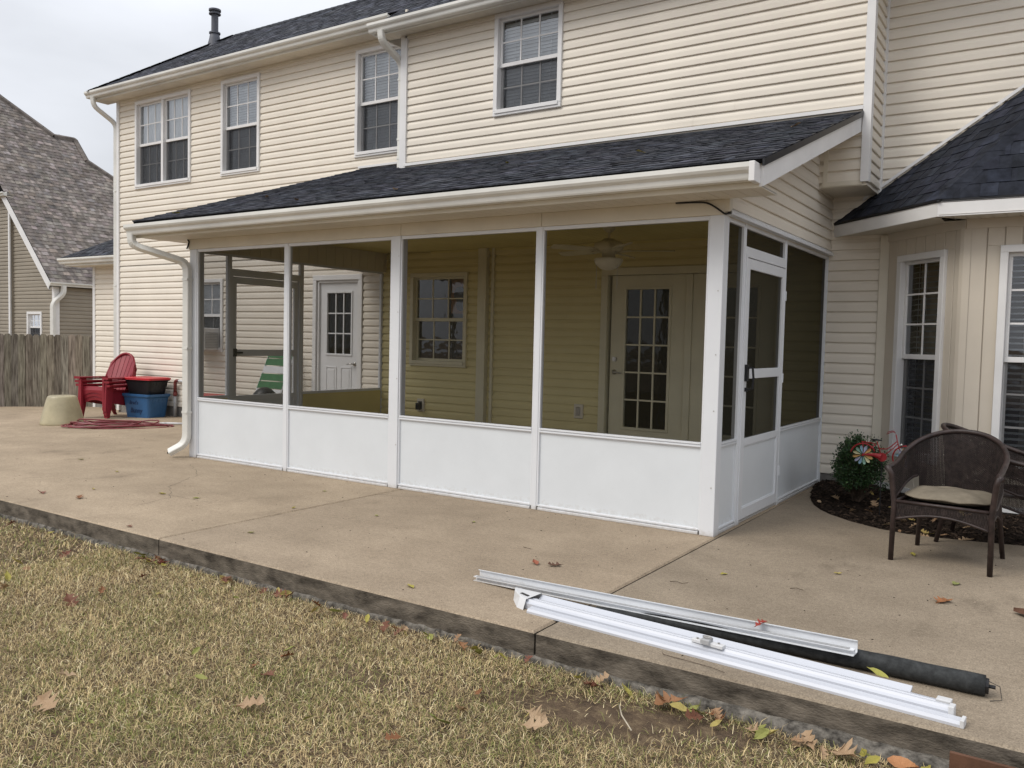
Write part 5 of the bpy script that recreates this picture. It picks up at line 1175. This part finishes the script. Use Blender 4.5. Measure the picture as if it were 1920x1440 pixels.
# ---- bicycle wind spinner on a stake
bk_ = thing('bicycle_spinner', 'small red metal bicycle garden spinner with pinwheel wheels on a stake', 'garden spinner', (.82, 1.62, 0)); bo_ = Vector((.815, 1.62, .49)); ux = Vector((.97, .16, .0)).normalized()
Bp = lambda a, z, o=0: bo_ + ux * a + Vector((0, 0, z)) + Vector((-ux.y, ux.x, 0)) * -o
obj('stake', MB().tube([Bp(0, -.52), Bp(0, -.02)], .0045, 6), m_black, bk_)
fr = MB(); tb_ = lambda P, r=.0042: fr.tube([Bp(*p) if isinstance(p, tuple) else p for p in P], r, 6)
tb_([(-.145, .01), (.0, -.005)]); tb_([(0, -.005), (-.045, .125)]); tb_([(-.145, .01), (-.05, .10)]); tb_([(.0, .0), (.05, .045), (.115, .115)]); tb_([(-.02, .065), (.03, .065), (.06, .085), (.108, .135)])
tb_([(.095, .19), (.108, .135), (.125, .07), (.170, -.005)]); tb_([(-.16, .115), (-.06, .105)]); tb_([(-.15, .115), (-.145, .01)])
obj('frame', fr, m_red, bk_, smooth=True)
hb = MB().tube(smooth_path([Bp(.025, .19, .03), Bp(.075, .215, .03), Bp(.095, .195, .0), Bp(.075, .218, -.03), Bp(.03, .20, -.03)], .02), .003, 6); obj('handlebar', hb, m_red, bk_, smooth=True)
obj('saddle', MB().tube([Bp(-.08, .132), Bp(-.05, .137), Bp(-.005, .133)], [.010, .008, .004], 8), m_black, bk_, smooth=True)
obj('chain_guard', MB().tube([Bp(-.145, .01, .006), Bp(-.06, .012, .006), Bp(-.01, .0, .006)], [.006, .016, .026], 10).lathe([(0, 0), (.036, 0), (.036, .01), (0, .01)], Bp(.0, -.002, .012), 18, 'y'), m_red, bk_)
obj('headlamp', MB().lathe([(0, 0), (.012, .004), (.014, .018), (0, .024)], Bp(.125, .105), 12, 'x'), m_metal, bk_, smooth=True)
for wx, nm in ((-.145, 0), (.172, 1)):
    a0, a1 = (0.35, 3.0) if nm == 0 else (.2, 4.1); P = [Bp(wx + .094 * math.cos(lerp(a0, a1, i / 18)), .005 + .094 * math.sin(lerp(a0, a1, i / 18))) for i in range(19)]
    obj('fender', MB().tube(P, [.002] + [.006] * 17 + [.002], 6), m_red, bk_, smooth=True)
    hubm = obj('hub', MB().lathe([(0, -.012), (.008, -.012), (.008, .012), (0, .012)], Bp(wx, .005), 10, 'y'), m_red, bk_)
    for i in range(12):
        a = 2 * math.pi * i / 12 + .2; c, s = math.cos(a), math.sin(a); mb = MB(); T_ = lambda r, q, o: Bp(wx + r * c - q * s, .005 + r * s + q * c, o)
        mb.add([T_(.012, 0, .008), T_(.055, -.012, .014), T_(.072, -.010, .014), T_(.080, 0, .010), T_(.072, .010, .003), T_(.055, .012, .003), T_(.06, 0, .002)], [(0, 1, 6), (1, 2, 6), (2, 3, 6), (3, 4, 6), (4, 5, 6), (5, 0, 6)])
        obj('petal', mb, m_petals[('cream', 'blue', 'orange', 'green', 'lilac')[(i * 2 + nm) % 5]], bk_)

# ================================================================== PARTS LEFT ON THE SLAB EDGE
chan = thing('aluminium_channel', 'long narrow white aluminium channel lying beside the dark screen roll', 'channel', (.3, -1.85, 0))
A, B = Vector((-.70, -1.90, 0)), Vector((1.365, -2.035, .080)); d = (B - A).normalized(); sdv = Vector((-d.y, d.x, 0)).normalized()
CH = [(-.030, .0), (.030, .0), (.030, .052), (.014, .056), (.014, .052), (.026, .048), (.026, .004), (-.004, .004), (-.004, .026), (-.030, .026), (-.030, .022), (-.008, .022), (-.008, .004), (-.030, .004)]
obj('extrusion', MB().extrude(CH, A, B, sdv, (0, 0, 1)), m_alu, chan)
obj('spline_groove', MB().extrude([(-.028, .0265), (-.010, .0265), (-.010, .029), (-.028, .029)], A + d * .02, B - d * .02, sdv, (0, 0, 1)), m_pvc, chan)
roll = thing('screen_roll', 'dark charcoal tube of rolled screen mesh lying on the patio edge', 'screen roll', (.9, -1.98, 0))
A, B = Vector((.12, -1.995, .016)), Vector((1.84, -1.965, .042)); d = (B - A).normalized()
obj('rolled_mesh', MB().tube([Vector((A.lerp(B, i / 24).x, A.lerp(B, i / 24).y, .016 + .026 * min(1, i / 12))) for i in range(25)], [(.015 + .026 * min(1, i / 12)) + .0010 * math.sin(i * 1.7) for i in range(25)], 18), m_roll, roll, smooth=True)
obj('end_cap', MB().tube([B - d * .004, B + d * .012], [.032, .030], 14).tube([B + d * .012, B + d * .035], .008, 8), m_black, roll)
obj('loose_wire', MB().tube([B + d * .01 + Vector((0, 0, .02)), B + d * .05 + Vector((0, -.01, .01)), B + d * .06 + Vector((0, -.03, -.035)), B + d * .02 + Vector((0, -.05, -.04))], .0015, 5), m_black, roll)
cas = thing('screen_cassette', 'wide white ribbed retractable screen cassette lying along the slab edge', 'screen cassette', (.8, -2.17, 0))
A, B = Vector((-.20, -2.11, 0)), Vector((1.755, -2.235, 0)); d = (B - A).normalized(); sdv = Vector((-d.y, d.x, 0))
Lc = (B - A).length
for nm, prof, e0, e1 in (('bottom_bar', [(-.108, .0), (-.062, .0), (-.060, .018), (-.066, .024), (-.098, .020), (-.108, .010)], .05, .045), ('housing_front', [(-.058, .0), (-.020, .0), (-.020, .040), (-.026, .045), (-.038, .045), (-.046, .036), (-.058, .030)], .0, .0),
                         ('housing_middle', [(-.006, .0), (.030, .0), (.030, .030), (.024, .036), (.0, .040), (-.006, .034)], .0, -.05), ('back_plate', [(.034, .0), (.040, .0), (.092, .030), (.092, .037), (.086, .040), (.034, .018)], .01, -.16)):
    obj(nm, MB().extrude(prof, A + d * e0, B + d * e1, sdv, (0, 0, 1)), m_alu2, cas)
obj('pile_strip', MB().extrude([(-.019, .004), (-.007, .004), (-.007, .034), (-.019, .034)], A + d * .8, B - d * .10, sdv, (0, 0, 1)), m_brush, cas)
Cp = lambda a, s, z: A + d * a + sdv * s + Vector((0, 0, z))
ec = MB().add([Cp(-.16, .07, .0), Cp(-.16, .075, .05), Cp(-.13, .02, .0), Cp(-.04, -.07, .0), Cp(.01, -.085, .0), Cp(.01, .085, .0), Cp(-.13, .03, .05), Cp(-.05, -.03, .05), Cp(.01, -.06, .05), Cp(.01, .08, .05)], [(0, 2, 6, 1), (2, 3, 7, 6), (3, 4, 8, 7), (1, 6, 9), (6, 7, 9), (7, 8, 9), (0, 1, 9, 5)]); obj('end_bracket', ec, m_white, cas, bevel=.003)
obj('bracket_label', MB().quad(Cp(-.075, .0, .052), Cp(-.01, -.02, .052), Cp(-.01, .0, .052), Cp(-.07, .018, .052)), m_dark, cas)
ec = MB(); 
for (a0, a1, s0, s1, zt) in ((Lc - .008, Lc + .012, -.060, -.016, .050), (Lc - .060, Lc - .008, -.008, .034, .048), (Lc + .040, Lc + .054, -.112, -.058, .030)):
    ec.add([Cp(a, s, z) for z in (.001, zt) for a, s in ((a0, s0), (a1, s0), (a1, s1), (a0, s1))], [(4, 5, 6, 7), (0, 1, 5, 4), (1, 2, 6, 5), (2, 3, 7, 6), (3, 0, 4, 7)])
obj('end_cap', ec, m_white, cas, bevel=.003)
lt = thing('latch_bracket', 'small white latch bracket resting on the ribbed screen cassette', 'latch', tuple(Cp(.99, -.035, .068)))
lb = MB(); lb.add([Cp(.99 + a, -.035 + s, .0445 + z) for z in (0, .014) for a, s in ((-.075, -.012), (.075, -.022), (.078, .012), (-.07, .022))], [(4, 5, 6, 7), (0, 1, 5, 4), (1, 2, 6, 5), (2, 3, 7, 6), (3, 0, 4, 7)]); obj('plate', lb, m_white, lt, bevel=.003)
obj('keeper', MB().add([Cp(.985 + a, -.035 + s, .052 + z) for z in (0, .020) for a, s in ((-.022, -.028), (.022, -.028), (.018, .026), (-.018, .026))], [(4, 5, 6, 7), (0, 1, 5, 4), (1, 2, 6, 5), (2, 3, 7, 6), (3, 0, 4, 7)]), m_pvc, lt, bevel=.004)
obj('spring', MB().tube([Cp(.985 + .02 * math.cos(i * .8), -.035 + .014 * math.sin(i * .8), .074 + .0004 * i) for i in range(16)], .002, 5), m_metal, lt)
for s in (-.05, .05): obj('bolt', MB().tube([Cp(.99 + s, -.035, .058), Cp(.99 + s, -.035, .063)], .006, 8), m_metal, lt)
bd = MB().box(1.775, 2.6, -2.512, -2.497, -.20, -.026); bo2 = obj('brown_board', bd, m_plate, None, bevel=.002, label='flat brown board standing against the slab edge at bottom right', cat='board', loc=(2.1, -2.5, -.1))

# ================================================================== LAWN
rs_ = np.random.RandomState(3)
def vnoise(x, y, s, k=0):
    return np.array([noise.noise((a * s, b * s, k)) for a, b in zip(x, y)])
def grass(n, x0, x1, y0, y1, lmin, lmax, wid):
    x = rs_.uniform(x0, x1, n); y = rs_.uniform(y0, y1, n)
    m = vnoise(x, y, .9, 2.0) + .5 * vnoise(x, y, 3.5, 5.0)
    patch = np.exp(-(((x - .52) / .45) ** 2 + ((y + 2.80) / .17) ** 2)) + .75 * np.exp(-(((x - .95) / .35) ** 2 + ((y + 2.62) / .10) ** 2)) + .6 * np.exp(-(((x + .42) / .3) ** 2 + ((y + 3.05) / .12) ** 2)) + .45 * np.exp(-((y + 2.46) / .025) ** 2)
    keep = rs_.rand(n) < np.clip(1.05 - patch * 1.25, .02, 1); x, y, m = x[keep], y[keep], m[keep]; n = len(x)
    L_ = rs_.uniform(lmin, lmax, n) * (1 + .3 * m) * np.where(rs_.rand(n) < .04, 1.7, 1.0); az = rs_.uniform(0, 2 * np.pi, n); el = rs_.uniform(.10, 1.25, n)
    hd = np.stack([np.cos(az), np.sin(az), np.zeros(n)], 1); d1 = hd * np.cos(el)[:, None] + np.array([0, 0, 1]) * np.sin(el)[:, None]
    el2 = el - rs_.uniform(.2, 1.0, n); d2 = hd * np.cos(el2)[:, None] + np.array([0, 0, 1]) * np.sin(el2)[:, None]
    sv = np.stack([-np.sin(az), np.cos(az), rs_.uniform(-.4, .4, n)], 1) * (wid * rs_.uniform(.6, 1.3, n))[:, None]
    P0 = np.stack([x, y, np.full(n, ZL - .012) + rs_.uniform(0, .012, n)], 1); P1 = P0 + d1 * (L_ * .55)[:, None]; P2 = P1 + d2 * (L_ * .45)[:, None]; P2[:, 2] = np.maximum(P2[:, 2], ZL)
    V = np.stack([P0 - sv, P0 + sv, P1 + sv * .8, P1 - sv * .8, P2], 1).reshape(-1, 3)
    b = np.arange(n) * 5
    loops = np.stack([b, b + 1, b + 2, b + 3, b + 3, b + 2, b + 4], 1).reshape(-1)
    straw = np.array([.66, .515, .275]); tan = np.array([.47, .345, .17]); grn = np.array([.23, .25, .07]); pale = np.array([.86, .74, .46]); brn = np.array([.20, .13, .08])
    t = rs_.rand(n); gprob = np.clip(.27 + .42 * m, .05, .75); C = np.where((t < gprob)[:, None], grn, np.where((t < gprob + .28 * (1 - gprob))[:, None], tan, np.where((t < gprob + .78 * (1 - gprob))[:, None], straw, np.where((t < gprob + .90 * (1 - gprob))[:, None], pale, brn))))
    C = C * rs_.uniform(.5, 1.3, n)[:, None] * (1 + .22 * vnoise(x, y, 2.2, 9.0))[:, None]
    return V, loops, C, n
def grass_obj(name, V, loops, C, n, parent=None, **kw):
    me = bpy.data.meshes.new(name); me.vertices.add(len(V)); me.vertices.foreach_set('co', V.astype(np.float32).ravel()); me.loops.add(len(loops)); me.loops.foreach_set('vertex_index', loops.astype(np.int32))
    ls = np.stack([np.arange(n) * 7, np.arange(n) * 7 + 4], 1).reshape(-1); me.polygons.add(2 * n); me.polygons.foreach_set('loop_start', ls.astype(np.int32))
    me.update(calc_edges=True); a = me.color_attributes.new('Col', 'FLOAT_COLOR', 'CORNER'); cc_ = np.repeat(np.concatenate([C, np.ones((n, 1))], 1), 7, axis=0).astype(np.float32); a.data.foreach_set('color', cc_.ravel())
    me.materials.append(m_grass); o = bpy.data.objects.new(name, me); link(o, parent); return props(o, **kw)
G1 = grass(240000, -3.4, 2.5, -4.9, -2.452, .018, .050, .0009); G2 = grass(120000, -12, -3.2, -5.6, -2.452, .025, .055, .0015)
V = np.concatenate([G1[0], G2[0]]); lo2 = np.concatenate([G1[1], G2[1] + len(G1[0])]); C = np.concatenate([G1[2], G2[2]])
grass_obj('grass', V, lo2, C, G1[3] + G2[3], label='short dry tan and olive lawn grass in front of the patio', cat='grass', kind='stuff')

# ---- fallen leaves
def leaf_mesh(kind, seed):
    rg = random.Random(seed); out = []
    if kind == 'oak':
        lob = 3; n = lob * 4 + 2
        for side in (1, -1):
            seq = []
            for i in range(lob):
                t0 = .14 + .80 * i / lob; wl_ = .42 * math.sin(math.pi * min(.95, t0 + .12)) ** .7 * rg.uniform(.75, 1.15)
                jt = rg.uniform(-.03, .03); seq += [(t0 + jt, .085), (t0 + .09 + jt, wl_ * .72), (t0 + .19 + jt, wl_), (t0 + .215 + jt, wl_ * .62)]
            out.append([(t, w_ * side) for t, w_ in seq])
        pts = [(-.22, 0)] + [(-.02, .015)] + out[0] + [(1.0, 0.0)] + list(reversed(out[1])) + [(-.02, -.015)]
    else:
        pts = [(-.12, 0)] + [(t, .23 * math.sin(math.pi * t) ** .75) for t in (.04, .15, .3, .5, .7, .88)] + [(1, 0)] + [(t, -.23 * math.sin(math.pi * t) ** .75) for t in (.88, .7, .5, .3, .15, .04)]
    mb = MB(); cv, tw = rg.uniform(.5, 1.6), rg.uniform(-.35, .35)
    Z = lambda t, w_: .02 + cv * abs(w_) ** 1.5 * .6 + tw * (t - .5) ** 2 + .03 * math.sin(t * 9 + seed) + .05 * rg.random()
    n = len(pts); sp = [(t, 0) for t in (0.0, .25, .5, .75)]
    vs_ = [(t - .4, w_, max(.004, Z(t, w_))) for t, w_ in pts]; c0 = len(vs_); vs_ += [(t - .4, 0, max(.004, .01 + tw * (t - .5) ** 2)) for t, _ in sp]
    fs_ = []
    def near(t): return c0 + min(range(4), key=lambda k: abs(sp[k][0] - t))
    for i in range(n):
        j = (i + 1) % n; a, b = near(pts[i][0]), near(pts[j][0])
        fs_.append((i, j, a) if a == b else (i, j, b, a))
    mb.add(vs_, fs_, (1, 1, 1)); return mesh_from(kind + '_leaf', mb, m_leaf, smooth=False)
LM = {}
def leaf_variant(kind, col, seed):
    k = (kind, col, seed)
    if k not in LM:
        me = leaf_mesh(kind, seed); a = me.color_attributes['Col']; a.data.foreach_set('color', [*col, 1.0] * len(a.data)); LM[k] = me
    return LM[k]
BRN = [(.24, .105, .045), (.30, .15, .07), (.33, .20, .11), (.17, .07, .04), (.22, .09, .06)]; YEL = [(.37, .32, .07), (.27, .27, .075), (.42, .34, .11)]; PALE = [(.40, .27, .16), (.44, .31, .19)]
def leaf(kind, col, loc, size, rz, label, group, tilt=.2, seed=None):
    me = leaf_variant(kind, col, seed if seed is not None else rnd.randrange(4)); o = bpy.data.objects.new(('oak_leaf' if kind == 'oak' else 'oval_leaf'), me); link(o)
    o.location = loc; o.scale = (size,) * 3; o.rotation_euler = (rnd.uniform(-tilt, tilt), rnd.uniform(-tilt, tilt), rz); return props(o, label, 'leaf', group)
ZG = ZL + .022
def cword(c):
    r, g, b = c
    if g > r * .82: return 'yellow-green'
    if r > .36: return 'pale tan'
    if g < r * .36: return 'dark red-brown'
    return 'orange-brown' if r > .23 else 'dark brown'
def zone(x, y):
    h = 'far left' if x < -4 else 'left' if x < -2 else 'middle left' if x < -.9 else 'central' if x < .2 else 'right' if x < 1 else 'far right'
    d = 'along the slab edge' if y > -2.62 else 'just off the slab edge' if y > -2.95 else 'in mid-lawn' if y > -3.4 else 'in the foreground'
    return h, d
def R6(): return rnd.uniform(0, 6.28)
GL = 'fallen leaves on the lawn'
for (x, y, k, col, s, lab) in ((-2.46, -3.28, 'oak', BRN[3], .12, 'large dark rust oak leaf standing in the lawn at far left'), (-2.74, -2.52, 'oak', (.34, .12, .10), .10, 'pinkish red oak leaf in the grass beside the slab joint'), (.085, -3.23, 'oval', (.26, .29, .085), .095, 'green-yellow oval leaf upright in the lawn, bottom centre'),
        (.41, -3.05, 'oak', PALE[1], .11, 'pale tan lobed oak leaf right of the green oval leaf'), (-.61, -3.57, 'oak', PALE[0], .11, 'pale orange oak leaf flat on the lawn, left of bottom centre'), (-1.26, -4.03, 'oak', PALE[0], .13, 'big tan leaf pair near the lower left lawn'), (1.446, -2.56, 'oak', PALE[0], .15, 'large pale oak leaf against the lip, lower right'),
        (1.64, -2.53, 'oval', (.46, .22, .10), .14, 'long orange-tan leaf beside the brown board'), (.75, -2.52, 'oak', BRN[1], .12, 'spread brown oak leaf touching the footing lip')):
    leaf(k, col, (x, y, ZG), s, R6(), lab, GL, .5)
lawnpts = [(-1.8, -2.7), (-1.27, -2.6), (-.95, -3.05), (-.9, -3.1), (-.78, -3.32), (.1, -3.1), (.35, -2.95), (-.98, -3.66), (-4.58, -2.56), (-4.1, -2.52), (.2, -2.75), (-2.2, -2.9)]
for i in range(64):
    if i < len(lawnpts): x, y = lawnpts[i]
    else: x, y = (rnd.uniform(-3.6, 1.7), rnd.uniform(-4.2, -2.5)) if i < 44 else (rnd.uniform(-7.5, -3), rnd.uniform(-4.5, -2.5))
    kind = 'oak' if rnd.random() < .62 else 'oval'; col = rnd.choice(BRN + PALE) if kind == 'oak' else rnd.choice(YEL); h, d = zone(x, y)
    leaf(kind, col, (x, y, ZG + rnd.uniform(-.012, .004)), rnd.uniform(.055, .09) if kind == 'oak' else rnd.uniform(.05, .08), R6(), cword(col) + ' ' + kind + ' leaf on the ' + h + ' lawn ' + d, GL, .7)
GE = 'leaves gathered along the slab edge'
for i in range(70):
    x = rnd.uniform(-6.5, 1.75) if i % 3 else rnd.uniform(-.8, 1.75); y = YE - rnd.uniform(.045, .14) - (.03 if x > .6 else 0); kind = 'oak' if rnd.random() < .5 else 'oval'
    col = rnd.choice(BRN + PALE[:1]) if kind == 'oak' else rnd.choice(YEL); h, d = zone(x, y)
    leaf(kind, col, (x, y, ZG + rnd.uniform(-.012, .006)), rnd.uniform(.05, .095), R6(), cword(col) + ' ' + kind + ' leaf drifted against the ' + h + ' slab edge', GE, .7)
GC = 'leaves scattered on the patio'
for (x, y, k, col, s, lab) in ((-.62, -1.40, 'oval', (.34, .12, .07), .085, 'narrow red-brown leaf on the patio, left of the curled one'), (-.49, -1.37, 'oak', (.13, .07, .045), .085, 'dark crumpled brown leaf on the patio in front of the porch corner'), (1.54, -.69, 'oak', (.33, .14, .06), .12, 'curled orange-brown leaf on the patio below the wicker chair'),
        (1.56, -.25, 'oval', (.27, .28, .10), .09, 'pale green leaf on the patio just below the wicker chair legs'), (-.905, -2.24, 'oval', YEL[0], .07, 'yellow leaf near the slab edge in front of the porch'), (-4.6, -2.03, 'oak', BRN[0], .09, 'brown oak leaf on the far left patio near the edge'), (-5.04, -2.1, 'oak', BRN[4], .09, 'small reddish leaf at far left of the patio'), (-3.38, -2.36, 'oak', BRN[3], .055, 'tiny dark leaf at the slab edge left of the joint')):
    leaf(k, col, (x, y, .004), s, R6(), lab, GC, .12)
for (x, y) in ((-4.9, -1.74), (-4.27, -1.5), (-3.9, -1.43), (-2.58, -1.96), (-3.35, -.53), (-2.3, -1.0), (-3.0, -1.2), (-5.6, -1.1), (-6.6, -.9), (.4, -.9), (-1.6, -.7), (1.25, .35), (.95, -.45)):
    leaf('oval', rnd.choice(YEL), (x, y, .004 + zpat(x)), rnd.uniform(.045, .07), R6(), 'small yellow-green leaf lying on the patio concrete', GC, .12)
leaf('oak', (.30, .045, .03), (.95, -2.005, .112), .07, 1.0, 'small red oak leaf caught on the narrow white channel', GC, .3); leaf('oval', (.36, .34, .08), (1.46, -2.10, .042), .085, -.2, 'yellow leaf caught between the white cassette and dark roll', GC, .4)
GM = 'leaves lying on the mulch'
for i in range(46):
    for _ in range(40):
        x, y = rnd.uniform(.1, 2.3), rnd.uniform(1.05, 2.5)
        if inpoly(x, y): break
    col = rnd.choice([PALE[0], PALE[1], (.38, .28, .09), BRN[2]]); kind = 'oak' if i % 2 else 'oval'; z_ = 'beside the shrub' if x < .8 else 'behind the wicker chair' if x < 1.45 else 'by the bay front'
    leaf(kind, col, (x, y, mz(x, y) + .014), rnd.uniform(.05, .10), R6(), {0: 'tan', 1: 'pale', 2: 'ochre', 3: 'brown'}[[PALE[0], PALE[1], (.38, .28, .09), BRN[2]].index(col)] + ' ' + kind + ' leaf on the dark mulch ' + z_, GM, .5)
GR = 'leaves on the porch roof'
for (x, v) in ((-5.3, .9), (-2.9, .25), (-2.6, 1.6), (-1.0, 1.2), (-4.2, .3), (.05, 2.0), (-5.95, .2)):
    p = F3p(x, v, .02); leaf('oval', rnd.choice(YEL + PALE), p, .085, R6(), 'yellowish leaf caught on the dark porch shingles', GR, .3)
# debris specks and twigs on the slab
tw = [((.62, -2.32), (.635, -2.345), (.68, -2.338), (.74, -2.352), (.80, -2.345), (.86, -2.362), (.92, -2.37)), ((.2, -1.25), (.235, -1.236), (.27, -1.242), (.30, -1.22)), ((.80, -.95), (.83, -.935), (.87, -.94)), ((-.9, -1.1), (-.87, -1.118), (-.83, -1.115))]
for i, P in enumerate(tw): obj('twig', MB().tube([(x, y, .003 + .004 * (k % 2)) for k, (x, y) in enumerate(P)], [.0018 - .0008 * k / len(P) for k in range(len(P))], 5), m_twig, None, label=['dark forked twig on the slab in front of the white cassette', 'thin dark twig on the patio behind the narrow channel', 'short twig on the patio between channel and wicker chair', 'short dark stem on the patio left of the channels'][i], cat='twig', loc=(P[0][0], P[0][1], 0))
obj('dry_stem', MB().tube([(.60, -2.70, ZG + .01), (.66, -2.80, ZG + .02), (.74, -2.88, ZG + .012)], .0028, 6), m_twigp, None, smooth=True, label='pale bent dry stem lying on the bare soil patch', cat='stem', loc=(.66, -2.8, ZL))
sk_ = MB(); rg = random.Random(77)
for i in range(420):
    x, y = rg.uniform(-9, 2.4), rg.uniform(-2.38, .6)
    if -6.1 < x < .06 and y > -.06: y = -.02 - rg.random() ** 3 * .5
    s = rg.uniform(.003, .009); a = rg.uniform(0, 6.28); g_ = rg.choice((.03, .05, .08, .45)); z = zpat(x) + .001
    sk_.add([(x + s * math.cos(a), y + s * math.sin(a), z), (x - s * .5 * math.sin(a), y + s * .5 * math.cos(a), z), (x - s * math.cos(a), y - s * math.sin(a), z), (x, y, z + s * .5)], [(0, 1, 3), (1, 2, 3), (2, 0, 3)], (g_, g_ * .8, g_ * .6))
obj('patio_debris', sk_, m_chip, None, label='fine specks of leaf debris scattered over the patio', cat='debris', kind='stuff')

# leaves that look alike are told apart by their order from left to right
bpy.context.view_layer.update()
ordn = ['leftmost', 'second from left', 'third from left', 'fourth from left', 'fifth from left', 'sixth from left', 'seventh from left', 'eighth from left', 'ninth from left', 'tenth from left', 'eleventh from left', 'twelfth from left', 'thirteenth from left', 'fourteenth from left']
bl = {}
for o in COL.objects:
    if o.parent is None and o.get('category') == 'leaf': bl.setdefault(o['label'], []).append(o)
for k, L_ in bl.items():
    if len(L_) > 1:
        L_.sort(key=lambda o: (o.location - cam.location).dot(r_) / max(.1, (o.location - cam.location).dot(f_)))
        for i, o in enumerate(L_): o['label'] = k + ', ' + (ordn[i] if i < len(ordn) else 'rightmost')
